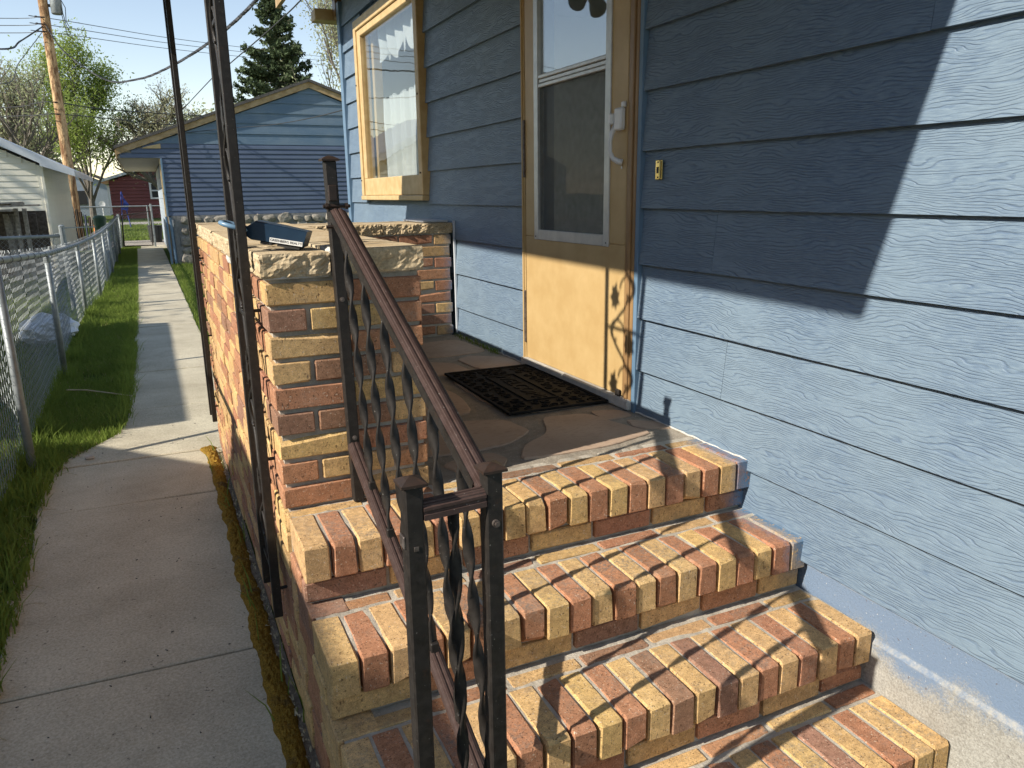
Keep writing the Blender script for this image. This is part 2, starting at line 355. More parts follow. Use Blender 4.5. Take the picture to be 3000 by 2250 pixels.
class MB:
    """collects geometry in world coordinates, built into one mesh relative to a parent"""
    def __init__(s): s.v = []; s.f = []
    def add(s, verts, faces):
        b = len(s.v); s.v += [tuple(x) for x in verts]; s.f += [tuple(i+b for i in f) for f in faces]; return s
    def box(s, x0, y0, z0, x1, y1, z1):
        v = [(x0, y0, z0), (x1, y0, z0), (x1, y1, z0), (x0, y1, z0), (x0, y0, z1), (x1, y0, z1), (x1, y1, z1), (x0, y1, z1)]
        return s.add(v, [(0, 3, 2, 1), (4, 5, 6, 7), (0, 1, 5, 4), (1, 2, 6, 5), (2, 3, 7, 6), (3, 0, 4, 7)])
    def bbox(s, x0, y0, z0, x1, y1, z1, b=.004):
        v, f = bevel_box_data(x1-x0, y1-y0, z1-z0, b, 0, None)
        cx, cy, cz = (x0+x1)/2, (y0+y1)/2, (z0+z1)/2
        return s.add([(a+cx, c+cy, d+cz) for a, c, d in v], f)
    def prism(s, poly, axis, a, b):
        """poly: list of 2D points in the plane normal to axis, extruded a..b"""
        n = len(poly)
        def P(p, t): return {'x': (t, p[0], p[1]), 'y': (p[0], t, p[1]), 'z': (p[0], p[1], t)}[axis]
        v = [P(p, a) for p in poly]+[P(p, b) for p in poly]
        f = [tuple(range(n)), tuple(reversed(range(n, 2*n)))]+[(i, i+n, (i+1) % n+n, (i+1) % n) for i in range(n)]
        return s.add(v, f)
    def tube(s, pts, rad, sides=6, cap=True, flat=None):
        pts = [Vector(p) for p in pts]; n = len(pts)
        rr = rad if hasattr(rad, '__len__') else [rad]*n
        prevx = None; V = []
        for i, p in enumerate(pts):
            d = (pts[min(i+1, n-1)]-pts[max(i-1, 0)])
            d = d.normalized() if d.length > 1e-9 else Vector((0, 0, 1))
            if prevx is None:
                up = Vector((0, 0, 1)) if abs(d.z) < .9 else Vector((1, 0, 0))
                xx = up.cross(d).normalized()
            else:
                xx = (prevx-d*prevx.dot(d)); xx = xx.normalized() if xx.length > 1e-6 else Vector((1, 0, 0)).cross(d).normalized()
            prevx = xx; yy = d.cross(xx)
            for k in range(sides):
                a = 2*math.pi*k/sides; V.append(p+(xx*math.cos(a)+yy*math.sin(a))*rr[i])
        F = []
        for i in range(n-1):
            for k in range(sides):
                a = i*sides+k; b = i*sides+(k+1) % sides; F.append((a, b, b+sides, a+sides))
        if cap: F.append(tuple(reversed(range(sides)))); F.append(tuple(range((n-1)*sides, n*sides)))
        return s.add(V, F)
    def lathe(s, prof, c, sides=16):
        V = []; F = []
        for r_, z_ in prof:
            for k in range(sides): a = 2*math.pi*k/sides; V.append((c[0]+r_*math.cos(a), c[1]+r_*math.sin(a), c[2]+z_))
        for i in range(len(prof)-1):
            for k in range(sides): a = i*sides+k; b = i*sides+(k+1) % sides; F.append((a, b, b+sides, a+sides))
        F.append(tuple(reversed(range(sides)))); F.append(tuple(range((len(prof)-1)*sides, len(prof)*sides)))
        return s.add(V, F)
    def build(s, name, mat, parent=None, smooth=False, origin=None):
        if parent is not None:
            o = rel((0, 0, 0), parent); vs = [(x+o[0], y+o[1], z+o[2]) for x, y, z in s.v]
        else: vs = s.v
        if origin is not None:
            vs = [(x-origin[0], y-origin[1], z-origin[2]) for x, y, z in vs]
            return mesh_obj(name, vs, s.f, mat, parent, origin, smooth)
        return mesh_obj(name, vs, s.f, mat, parent, None, smooth)

def bevel_box_data(lx, ly, lz, b, jit, rnd, chip=0.0, frontbev=0.0):
    hx, hy, hz = lx/2, ly/2, lz/2; V = []; idx = {}
    for sx in (-1, 1):
        for sy in (-1, 1):
            for sz in (-1, 1):
                bb = b
                by = b
                if frontbev and sy < 0 and sz > 0: bb = frontbev
                if rnd and chip and rnd.random() < chip: bb = max(bb, rnd.uniform(.006, .021))
                c = Vector((sx*hx, sy*hy, sz*hz))
                for ax in range(3):                     # vertex lying on the face normal to axis ax
                    p = c.copy()
                    for k in range(3):
                        if k != ax: p[k] -= math.copysign(bb if not (k == 0) else min(bb, b*1.5), c[k])
                    if rnd and jit:
                        for k in range(3):
                            if k != ax: p[k] += rnd.uniform(-jit, jit)
                        p[ax] += rnd.uniform(-jit, jit)*.4
                    idx[(sx, sy, sz, ax)] = len(V); V.append(p)
    F = []
    def quad(a): F.append(tuple(idx[k] for k in a))
    for ax in range(3):
        o1, o2 = [(1, 2), (2, 0), (0, 1)][ax]
        for s_ in (-1, 1):
            def key(u, v_):
                k = [0, 0, 0]; k[ax] = s_; k[o1] = u; k[o2] = v_; return (*k, ax)
            q = [key(-1, -1), key(1, -1), key(1, 1), key(-1, 1)]
            quad(q if s_ > 0 else q[::-1])
    for ax in range(3):                                  # edges parallel to ax
        o1, o2 = [(1, 2), (2, 0), (0, 1)][ax]
        for u in (-1, 1):
            for v_ in (-1, 1):
                def key(t, face):
                    k = [0, 0, 0]; k[ax] = t; k[o1] = u; k[o2] = v_; return (*k, face)
                q = [key(-1, o1), key(1, o1), key(1, o2), key(-1, o2)]
                quad(q if u*v_ < 0 else q[::-1])
    for sx in (-1, 1):
        for sy in (-1, 1):
            for sz in (-1, 1):
                q = [(sx, sy, sz, 0), (sx, sy, sz, 1), (sx, sy, sz, 2)]
                quad(q if sx*sy*sz > 0 else q[::-1])
    return V, F

BR = {}
def brick(parent, x0, y0, z0, x1, y1, z1, col, kind='s', name='brick', rot=None):
    """one brick; shares one of a few jittered meshes per size"""
    lx, ly, lz = x1-x0, y1-y0, z1-z0
    key = (round(lx, 3), round(ly, 3), round(lz, 3), kind, random.randrange(9))
    if key not in BR:
        rnd = random.Random(int(key[0]*7919e3+key[1]*104729e3+key[2]*1299709e3)+key[4]*31+ord(kind[0]))
        fb = 0.0; chip = .05
        if kind == 'r': fb = rnd.uniform(.003, .009); chip = .10
        v, f = bevel_box_data(key[0], key[1], key[2], rnd.uniform(.002, .0042), .0013, rnd, chip, fb)
        me = bpy.data.meshes.new('brick'); me.from_pydata([tuple(q) for q in v], [], f); me.update(); me.materials.append(MAT['brick']); BR[key] = me
    o = bpy.data.objects.new(name, BR[key]); link(o, parent)
    o.location = rel(((x0+x1)/2, (y0+y1)/2, (z0+z1)/2), parent)
    o.rotation_euler = rot or (random.uniform(-.006, .006), random.uniform(-.006, .006), random.uniform(-.008, .008))
    j = random.uniform(.9, 1.08); o.color = (col[0]*j, col[1]*j*random.uniform(.97, 1.03), col[2]*j*random.uniform(.93, 1.07), 1)
    return o
YEL = (.70, .475, .215); RED = (.46, .225, .13); BRN = (.345, .195, .13); ORG = (.53, .275, .145); TAN = (.63, .42, .20)
def alt(i): return random.choice([YEL, YEL, YEL, TAN]) if i % 2 == 0 else random.choice([RED, RED, RED, ORG, BRN])

# ================================================================== SETTING
g = mesh_obj('ground', [(-400, -60, 0), (400, -60, 0), (400, 600, 0), (-400, 600, 0)], [(0, 1, 2, 3)], 'ground'); g['kind'] = 'structure'
# sidewalk: root empty with slabs (curved left edge near the steps)
walk = bpy.data.objects.new('sidewalk', None); COL.objects.link(walk); walk['kind'] = 'structure'
def left_edge(y):
    pts = [(-3, -2.40), (2.8, -2.325), (3.6, -2.335), (4.4, -2.36), (4.75, -2.34), (5.0, -2.30), (5.2, -2.18), (5.45, -2.03), (5.8, -1.975), (9, -1.965), (14, -1.975), (30, -2.1)]
    for (a, xa), (b, xb) in zip(pts, pts[1:]):
        if a <= y <= b: return xa+(xb-xa)*(y-a)/(b-a)
    return pts[-1][1]
def right_edge(y): return -1.515 if y < 4.84 else (-1.20 if y < 6 else -1.28-.003*(y-8))
js = [-2.2, -.6, .95, 2.52, 4.12, 4.86, 6.05, 7.4, 8.75, 10.1, 11.45, 12.8, 14.15, 15.5, 16.85, 18.2, 19.55, 20.9, 22.25, 23.6, 24.95, 26.3]
for a, b in zip(js, js[1:]):
    ys = [a+.006+(b-a-.012)*i/8 for i in range(9)]
    sk = random.uniform(-.01, .01)
    if b <= 4.13: sk = -.02
    L = [(left_edge(y)+random.uniform(-.012, .012), y-sk) for y in ys]; Rr = [(right_edge(y)+random.uniform(-.006, .006), y+sk) for y in ys]
    top = random.uniform(.018, .023); m = MB(); n = 9
    P = L+Rr[::-1]; N = len(P)
    e = .006
    cx = sum(p[0] for p in P)/N; cy = sum(p[1] for p in P)/N
    inn = [(x+(cx-x)*e/max(.3, abs(cx-x)) if abs(cx-x) > e else x, y+(cy-y)*e/max(.3, abs(cy-y)) if abs(cy-y) > e else y) for x, y in P]
    V = [(x, y, -.05) for x, y in P]+[(x, y, top-.005) for x, y in P]+[(x, y, top) for x, y in inn]
    F = [(i, (i+1) % N, (i+1) % N+N, i+N) for i in range(N)]+[(i+N, (i+1) % N+N, (i+1) % N+2*N, i+2*N) for i in range(N)]
    for i in range(n-1):
        F.append((2*N+i, 2*N+N-1-i, 2*N+N-2-i, 2*N+i+1))
    F = [tuple(reversed(f)) for f in F]
    m.add(V, F).build('slab', 'walk', walk)
jf = MB()
for b in js[1:-1]: jf.add([(left_edge(b)-.0, b-.012, .010), (right_edge(b), b-.012, .010), (right_edge(b), b+.012, .010), (left_edge(b), b+.012, .010)], [(0, 1, 2, 3)])
jf.build('joint_soil', 'soil', walk)
ad = MB().box(-9, 27.9, -.05, 9, 31.6, .012).build('alley', 'gravel'); ad['kind'] = 'structure'
st = MB().box(-60, 50, -.05, 60, 56, .012).build('street', 'street'); st['kind'] = 'structure'
cw = MB().box(-1.95, 26.32, -.05, -1.2, 27.88, .016).build('path', 'walk'); cw['kind'] = 'structure'

# ================================================================== HOUSE
house = thing('house', 'blue house with embossed lap siding, tan window and storm door beside the brick steps', 'house', (2.5, 2.5, 0))
COURSE0, CH = .439, .2055
DOOR_Y0, DOOR_Y1 = 2.462, 3.435      # outer casing
WIN_Y0, WIN_Y1, WIN_Z0, WIN_Z1 = 4.835, 6.39, 1.522, 2.84
NC = 13
def siding_board(y0, y1, z, full=CH, wav=True):
    """tapered lap board: thick butt at the bottom, tucked under the next course at the top"""
    n = max(2, int((y1-y0)/.35)); m = MB(); V = []
    for i in range(n+1):
        y = y0+(y1-y0)*i/n
        d = random.uniform(-.0018, .0018) if 0 < i < n else 0
        dz = random.uniform(-.0012, .0012)
        V += [(-.028+d, y, z+dz), (-.0085+d*.3, y, z+full+.012), (.004, y, z+full+.012), (.004, y, z+.001), (-.012, y, z+dz)]
    F = []
    for i in range(n):
        for k in range(5):
            a = i*5+k; b = i*5+(k+1) % 5; F.append((a, a+5, b+5, b))
    F.append((0, 1, 2, 3, 4)); F.append(tuple(reversed([n*5+k for k in range(5)])))
    m.add(V, F)
    return m.build('siding_board', 'siding', house, origin=rel((0, (y0+y1)/2, z+.1), house))
END_Y = 6.925; START_Y = -4.0
for k in range(NC):
    z = COURSE0+CH*k; top = z+CH
    runs = [(START_Y, END_Y)]
    def cut(runs, a, b):
        out = []
        for s_, e_ in runs:
            if e_ <= a or s_ >= b: out.append((s_, e_)); continue
            if s_ < a: out.append((s_, a))
            if e_ > b: out.append((b, e_))
        return out
    if z < 2.75: runs = cut(runs, DOOR_Y0-.004, DOOR_Y1+.004)
    if top > WIN_Z0+.02 and z < WIN_Z1-.02: runs = cut(runs, WIN_Y0+.03, WIN_Y1-.03)
    for s_, e_ in runs:
        seam = {0: [-.3], 1: [.55], 2: [1.94], 3: [.3], 4: [2.02], 5: [-.9], 6: [.2], 7: [1.3], 8: [-.4]}.get(k, [])
        cuts = [s_]+[c for c in seam if s_+.1 < c < e_-.1]+[e_]
        for a, b in zip(cuts, cuts[1:]): siding_board(a+.0007, b-.0007, z)
# sheathing behind the boards (with the openings left free)
m = MB()
for y0, y1, z0, z1 in ((START_Y, DOOR_Y0+.06, .0, 3.2), (DOOR_Y1-.06, WIN_Y0+.06, .0, 3.2), (WIN_Y1-.06, END_Y, 0, 3.2), (DOOR_Y0+.06, DOOR_Y1-.06, 2.74, 3.2), (DOOR_Y0+.06, DOOR_Y1-.06, 0, .70), (WIN_Y0+.06, WIN_Y1-.06, 0, WIN_Z0+.06), (WIN_Y0+.06, WIN_Y1-.06, WIN_Z1-.06, 3.2)):
    m.box(.005, y0, max(z0, .441), .11, y1, z1)
m.build('wall_sheathing', 'trim_blue', house)
fm = MB(); fm.box(-.004, START_Y, -.2, .2, 6.9, .30); fm.prism([(-.004, .30), (.006, .312), (.006, .437), (.2, .437), (.2, .30)], 'y', START_Y, 6.9)
fm.build('foundation', 'foundation', house)
# blue corner board and the strip beside the door
MB().bbox(-.045, 6.905, .30, .02, 6.985, 3.1, .003).build('corner_board', 'trim_blue', house)
MB().bbox(-.034, 2.438, .668, .0, 2.4605, 2.76, .002).build('casing_strip', 'trim_blue', house)
MB().bbox(-.034, 4.388, .69, -.0205, 4.398, 1.372, .002).build('wall_strip', 'white_metal', house)
# back, far walls and roof
MB().box(4.8, START_Y, 0, 4.95, 1.0, 3.2).box(.2, START_Y, 0, 4.8, START_Y+.15, 3.2).box(.12, 6.78, .3, 4.95, 6.9, 3.2).build('end_wall', 'trim_blue', house)
rf = MB(); rf.prism([(-.46, 3.16), (-.46, 3.30), (2.6, 4.42), (5.6, 3.30), (5.6, 3.16), (5.35, 3.16), (5.35, 3.22), (2.6, 4.26), (-.40, 3.18)], 'y', START_Y-.3, 7.22)
rf.build('roof', 'shingle', house)
MB().box(-.02, START_Y-.25, 3.165, 5.3, 7.18, 3.2).box(-.445, START_Y-.25, 3.166, -.021, 7.18, 3.178).build('soffit', 'soffit', house)
MB().box(-.495, START_Y-.3, 3.08, -.463, 7.25, 3.30).build('fascia', 'fascia', house)
MB().bbox(-.20, 7.10, 2.985, .03, 7.26, 3.075, .004).build('fascia_return', 'tan_worn', house)
MB().prism([(-.05, 3.0), (.05, 2.94), (.3, 3.06), (.3, 3.16), (-.05, 3.16)], 'y', 6.99, 7.09).build('gable_trim', 'brown', house)
# interior
MB().box(.2, 1.0, .60, 4.7, 6.78, .70).build('room_floor', 'carpet', house)
MB().box(.12, 1.0, 3.10, 4.7, 6.78, 3.14).build('room_ceiling', 'plaster', house)
MB().box(.12, .9, .7, 4.7, .99, 3.1).box(.12, 6.70, .7, 4.7, 6.77, 3.1).box(1.9, 3.95, .7, 1.98, 5.2, 3.1).box(4.7, 1.0, .7, 4.78, 2.2, 3.1).build('room_wall', 'plaster', house)
# ---- window
win = bpy.data.objects.new('window', None); link(win, house); win.location = rel((0, 5.6, 1.5), house)
Y0, Y1, Z0, Z1 = WIN_Y0, WIN_Y1, WIN_Z0, WIN_Z1
def wbox(name, a, mat, b=.004): return MB().bbox(*a, b).build(name, mat, win)
wbox('casing', (-.065, Y0, Z0+.001, .01, Y0+.058, Z1), 'tan_worn')
wbox('casing', (-.065, Y1-.058, Z0+.001, .01, Y1, Z1), 'tan_worn')
wbox('casing', (-.065, Y0+.0585, Z1-.075, .01, Y1-.0585, Z1), 'tan_worn')
wbox('sill', (-.072, Y0-.004, Z0-.034, .01, Y1+.004, Z0), 'tan_worn')
wbox('sash_rail', (-.052, Y0+.0585, Z0+.002, .02, Y1-.0585, Z0+.132), 'tan_worn')
wbox('sash_stile', (-.052, Y0+.0585, Z0+.1325, .02, Y0+.108, Z1-.0755), 'tan_worn')
wbox('sash_stile', (-.052, Y1-.142, Z0+.1325, .02, Y1-.0585, Z1-.0755), 'tan_worn')
wbox('sash_rail', (-.052, Y0+.1085, Z1-.125, .02, Y1-.1425, Z1-.0755), 'tan_worn')
MB().box(-.028, Y0+.1, Z0+.125, -.024, Y1-.135, Z1-.118).build('window_pane', 'glass', win)
wbox('inner_frame', (.03, Y1-.21, Z0+.05, .10, Y1-.16, Z1-.05), 'tan')
for yy, zz in ((Y1-.02, Z0+.12), (Y1-.02, Z0+.85), (Y0+.03, Z0+.14), (Y0+.03, Z0+.62)):
    MB().lathe([(.006, 0), (.006, .004), (.002, .006)], (0, 0, 0), 8)
    MB().bbox(-.071, yy-.006, zz-.006, -.064, yy+.006, zz+.006, .002).build('clip', 'iron_cap', win)
# curtains hang inside the window: things of their own
def curtain(y0, y1, z0, z1, x, label, folds=9, ragged=0.0):
    V = []; F = []; n = 72
    for i in range(n+1):
        t = i/n; y = y0+(y1-y0)*t; xx = x+.022*math.sin(t*folds*2*math.pi)+.008*math.sin(t*31)
        zt = z1-.0+.012*math.sin(t*folds*2*math.pi+1); zb = z0-ragged*abs(math.sin(t*folds*1.5*math.pi))
        for k in range(5): V.append((xx*1.0+.006*math.sin(k*1.3+i), y, zb+(zt-zb)*k/4))
    for i in range(n):
        for k in range(4): F.append((i*5+k, (i+1)*5+k, (i+1)*5+k+1, i*5+k+1))
    o = mesh_obj('curtain', [(a-x, b-y0, c-z0) for a, b, c in V], F, 'curtain', None, (x, y0, z0), True)
    return tag(o, label, 'curtain')
curtain(4.905, 5.99, 1.60, 2.24, .062, 'white pleated half curtain hanging inside the lower window')
curtain(4.905, 6.05, 2.58, 2.775, .062, 'short ruffled white valance inside the top of the window', 6, .09)
# ---- storm door
door = bpy.data.objects.new('storm_door', None); link(door, house); door.location = rel((0, 2.95, .7), house)
def dbox(name, a, mat, b=.003, parent=None): return MB().bbox(*a, b).build(name, mat, parent or door)
def casing(y0, y1, sgn):
    # stepped tan/brown casing, three ridges
    w_ = (y1-y0)/3
    for i, d in enumerate((-.036, -.043, -.036)):
        yy = y0+i*w_
        MB().bbox(d, yy+.0006, .69, .03, yy+w_-.0006, 2.80, .003).build('casing', 'tan' if sgn > 0 else 'brown', door)
casing(2.4615, 2.522, -1); casing(3.401, 3.4345, 1)
dbox('casing', (-.04, 2.463, 2.801, .03, 3.434, 2.86), 'tan')
D0, D1, DZ0, DZ1 = 2.527, 3.395, .722, 2.79
IY0, IY1, IZ0 = 2.652, 3.282, 1.326          # insert frame outer
dbox('door_panel', (-.034, D0, DZ0, .0, D1, IZ0), 'tan')
dbox('door_stile', (-.034, D0, IZ0+.0005, .0, IY0, DZ1), 'tan')
dbox('door_stile', (-.034, IY1, IZ0+.0005, .0, D1, DZ1), 'tan')
dbox('door_rail', (-.034, IY0+.0005, 2.70, .0, IY1-.0005, DZ1), 'tan')
ins = 'alu'
dbox('insert_frame', (-.040, IY0-.012, IZ0-.012, -.008, IY0+.028, 2.72), ins, .002)
dbox('insert_frame', (-.040, IY1-.028, IZ0-.012, -.008, IY1+.012, 2.72), ins, .002)
dbox('insert_frame', (-.0395, IY0+.0285, IZ0-.012, -.008, IY1-.0285, IZ0+.034), ins, .002)
for zz in (1.985, 2.0035, 2.022): dbox('meeting_rail', (-.038+(.004 if zz > 2.0 and zz < 2.01 else 0), IY0+.0285, zz, -.012, IY1-.0285, zz+.017), ins, .003)
MB().box(-.024, IY0+.026, 2.037, -.021, IY1-.026, 2.72).build('window_pane', 'storm_glass', door)
MB().box(-.016, IY0+.026, IZ0+.03, -.013, IY1-.026, 1.988).build('window_pane', 'glass', door)
mesh_obj('insect_screen', [tuple(Vector(rel(v, door))) for v in ((-.027, IY0+.027, IZ0+.033), (-.027, IY1-.027, IZ0+.033), (-.027, IY1-.027, 1.986), (-.027, IY0+.027, 1.986))], [(0, 1, 2, 3)], 'screen', door)
for yy, zz in ((IY0+.004, IZ0+.003), (IY1-.004, IZ0+.003)): dbox('screw', (-.042, yy-.003, zz-.003, -.0395, yy+.003, zz+.003), 'iron', .001)
# threshold and hinge knuckles
dbox('threshold', (-.05, 2.4605, .676, .10, 3.436, .7195), 'white_mortar', .006)
for zz in (.80, 1.60, 2.4): dbox('hinge', (-.045, 3.392, zz, -.03, 3.404, zz+.26), 'bolt', .003)
dbox('door_bracket', (-.05, 2.528, .722, -.035, 2.556, .748), 'iron', .003)
# handle: latch box, push button, bow
hd = MB(); hd.bbox(-.060, 2.537, 1.752, -.0345, 2.585, 1.833, .006).build('handle', 'white_plastic', door)
hh = [o for o in door.children if o.name.startswith('handle')][0]
dbox('latch_keeper', (-.05, 2.531, 1.8335, -.036, 2.552, 1.853), 'white_plastic', .003)
MB().bbox(-.072, 2.585, 1.775, -.045, 2.606, 1.815, .005).build('push_button', 'white_plastic', door)
bw = [(-.046, 2.588, 1.770), (-.062, 2.590, 1.745), (-.069, 2.591, 1.715), (-.069, 2.589, 1.675), (-.062, 2.580, 1.652), (-.048, 2.566, 1.640), (-.0345, 2.556, 1.636)]
MB().tube(bw, [.012, .010, .009, .009, .010, .012, .013], 8).build('pull_bow', 'white_plastic', door, smooth=True)
dbox('screw_plate', (-.038, 2.553, 1.612, -.0345, 2.561, 1.622), 'white_plastic', .001)
# brass plate right of the door
bp_ = bpy.data.objects.new('strike_plate', None); link(bp_, house); bp_.location = rel((-.02, 2.33, 1.6), house)
MB().bbox(-.0275, 2.312, 1.568, -.0215, 2.352, 1.636, .002).build('plate', 'brass', bp_)
MB().bbox(-.036, 2.314, 1.570, -.0278, 2.322, 1.634, .003).build('lip', 'brass', bp_)
MB().bbox(-.0290, 2.331, 1.590, -.0276, 2.343, 1.612, .0005).build('slot', 'iron', bp_)
for zz in (1.576, 1.628): MB().bbox(-.0292, 2.333, zz-.003, -.0276, 2.339, zz+.003, .001).build('screw', 'bolt', bp_)
# twin floodlight under the porch soffit, mirrored in the upper door pane
fl_ = thing('twin_floodlight', 'twin dark floodlight lamps mirrored in the upper door pane', 'floodlight', (-1.0, 4.5, 2.83))
MB().lathe([(.05, 0), (.05, -.02), (.02, -.03), (.018, -.09), (.03, -.10), (.03, -.13), (.01, -.14)], (-1.0, 4.5, 2.832), 12).build('base', 'dark_fan', fl_)
for sg in (-1, 1):
    d = Vector((.80*sg*-1, .45*sg, -.35)).normalized(); c0 = Vector((-1.0, 4.5, 2.715)); m = MB()
    m.tube([c0+d*.02, c0+d*.06, c0+d*.10, c0+d*.145, c0+d*.15], [.02, .026, .045, .062, .058], 14)
    m.build('lamp_head', 'dark_fan', fl_, smooth=True)

# ---- porch roof (its shadow lies on the wall); part of the house
MB().prism([(1.045, 2.787), (4.98, 2.838), (4.98, 2.95), (1.045, 2.95)], 'x', -2.34, -.03).build('porch_roof', 'brown', house)
MB().box(-2.36, 1.03, 2.952, -.03, 5.0, 2.99).build('porch_roof_shingles', 'shingle', house)

# ================================================================== BRICK STEPS AND LANDING
LX = -1.443
steps = thing('brick_steps', 'four yellow and red brick steps with rowlock nosings rising to the flagstone landing', 'steps', (-.72, 1.5, 0))
ST = [(.678, 1.797), (.508, 1.543), (.339, 1.284), (.169, 1.032)]
# mortar core, recessed from the brick faces
for i, (z, y) in enumerate(ST):
    back = 2.06 if i == 0 else ST[i-1][1]+.03
    zb = ST[i+1][0] if i < 3 else .0
    m = MB()
    nx = 60
    V = []; F = []
    # lumpy top sheet and front sheet of the joint mortar
    for a in range(nx+1):
        x = LX+.011+(-.004-LX-.011)*a/nx
        for b, (yy, zz) in enumerate(((y+.034, zb-.02), (y+.034, zb+.0725), (y+.028, zb+.0728), (y+.025, z-.030), (y+.040, z-.0075), (y+.12, z-.004), (y+.213, z-.0035), (y+.218, z-.0035), (back+.03, z-.0045 if i else z-.004))):
            V.append((x, yy+random.uniform(-.002, .002), zz+random.uniform(-.0018, .0018)))
    for a in range(nx):
        for b in range(8): F.append((a*9+b, (a+1)*9+b, (a+1)*9+b+1, a*9+b+1))
    m.add(V, F); m.box(LX+.0115, y+.04, max(0, zb-.06), -.005, 2.05, z-.012)
    m.build('joint_mortar', 'mortar', steps)
NR = 21; pit = -LX/NR
rowcol = {0: 'RYRYRYRYRYRYYRYRYRYRY', 1: 'YRYRYRYRYRYRYRYRYRYRY', 2: 'TRYRYRYBYBYRYRYRYRYRY', 3: 'YYRYBYRYRYRYRYYRYRYRY'}
CC = {'Y': YEL, 'R': RED, 'B': BRN, 'T': TAN, 'O': ORG}
for i, (z, y) in enumerate(ST):
    zb = ST[i+1][0] if i < 3 else .0
    for k in range(NR):
        x1 = -k*pit-.0030; x0 = -(k+1)*pit+.0040
        if k == NR-1: x0 = LX
        if k == 0: x1 = -.008
        dz = random.uniform(-.002, .0015); dy = random.uniform(-.004, .003)
        c = CC[rowcol[i][k]]
        brick(steps, x0, y+dy, zb+.0735, x1, y+.206, z+dz, c, 'r')
    xs = [-.012, -.175]+[-.175-.211*j for j in range(1, 6)]+[LX]
    for j, (a, b) in enumerate(zip(xs, xs[1:])):
        if a-b < .03: continue
        c = (alt(j) if i % 2 else alt(j+1))
        brick(steps, b+(.011 if b > LX else 0), y+.020, zb+.008, a, y+.074, zb+.0635, c)
        # stretcher row lying flat behind the nosing
        bk = y+.262 if i else 2.058
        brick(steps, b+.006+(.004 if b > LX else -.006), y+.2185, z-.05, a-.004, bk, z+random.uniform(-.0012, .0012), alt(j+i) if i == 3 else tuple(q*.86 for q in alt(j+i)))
# bricks on the open (left) flank of the steps, header course pairs under each tread
for i, (z, y) in enumerate(ST):
    zb = ST[i+1][0] if i < 3 else .0
    yy = y+.2155; k = i
    while yy < 2.05:
        e_ = min(yy+.205, 2.052)
        if e_-yy > .04: brick(steps, LX+random.uniform(-.005, .004), yy, zb+.0735, LX+.095, e_, z-.006 if yy > y+.25 else z, alt(k), 's')
        yy = e_+.010; k += 1
    yy = y+.022; k = i+1
    first = True
    while yy < 2.05:
        e_ = min(yy+.205, 2.052)
        if first: yy += .056; first = False
        if e_-yy > .04: brick(steps, LX+random.uniform(-.005, .004), yy, zb+.008, LX+.095, e_, zb+.0635, alt(k), 's')
        yy = e_+.010; k += 1
# landing: bedding plus irregular flagstones
MB().box(LX+.02, 2.05, .0, -.02, 4.86, .655).build('landing_base', 'mortar', steps)
lv = []; lf = []; n1, n2 = 40, 60
for a in range(n1+1):
    for b in range(n2+1):
        lv.append((-1.03+(1.024)*a/n1, 2.064+(4.41-2.064)*b/n2, .6735+random.uniform(-.0015, .0015)+(.006 if a == n1 else 0)))
for a in range(n1):
    for b in range(n2): q = a*(n2+1)+b; lf.append((q, q+n2+1, q+n2+2, q+1))
m = MB(); m.add(lv, lf); m.build('bedding_mortar', 'floor_mortar', steps)
flags = [[(-.39, 2.545), (-.21, 2.51), (-.16, 2.30), (-.12, 2.19), (-.38, 2.125), (-.68, 2.14), (-.60, 2.27), (-.47, 2.35)],
 [(-.80, 2.68), (-.53, 2.58), (-.50, 2.42), (-.63, 2.31), (-.80, 2.29), (-.96, 2.31), (-.95, 2.6)],
 [(-.83, 2.25), (-.73, 2.245), (-.71, 2.165), (-.76, 2.10), (-.90, 2.12), (-.93, 2.2)],
 [(-.47, 3.72), (-.35, 3.62), (-.32, 3.36), (-.56, 3.42), (-.66, 3.6)], [(-.20, 3.76), (-.03, 3.62), (-.04, 3.42), (-.19, 3.38), (-.29, 3.46), (-.30, 3.7)],
 [(-.18, 2.54), (-.06, 2.48), (-.06, 2.40), (-.20, 2.385)], [(-.12, 2.365), (-.02, 2.28), (-.02, 2.20), (-.09, 2.215), (-.145, 2.28)],
 [(-.95, 3.35), (-.62, 3.36), (-.55, 3.05), (-.60, 2.72), (-.92, 2.74), (-.98, 3.0)], [(-.50, 3.30), (-.10, 3.32), (-.06, 2.95), (-.12, 2.62), (-.40, 2.62), (-.50, 2.8)],
 [(-.95, 3.95), (-.6, 3.98), (-.52, 3.78), (-.72, 3.62), (-.72, 3.43), (-.97, 3.43)], [(-.48, 4.2), (-.08, 4.25), (-.06, 3.83), (-.33, 3.80), (-.5, 3.86)], [(-.97, 4.33), (-.58, 4.35), (-.55, 4.06), (-.96, 4.03)]]
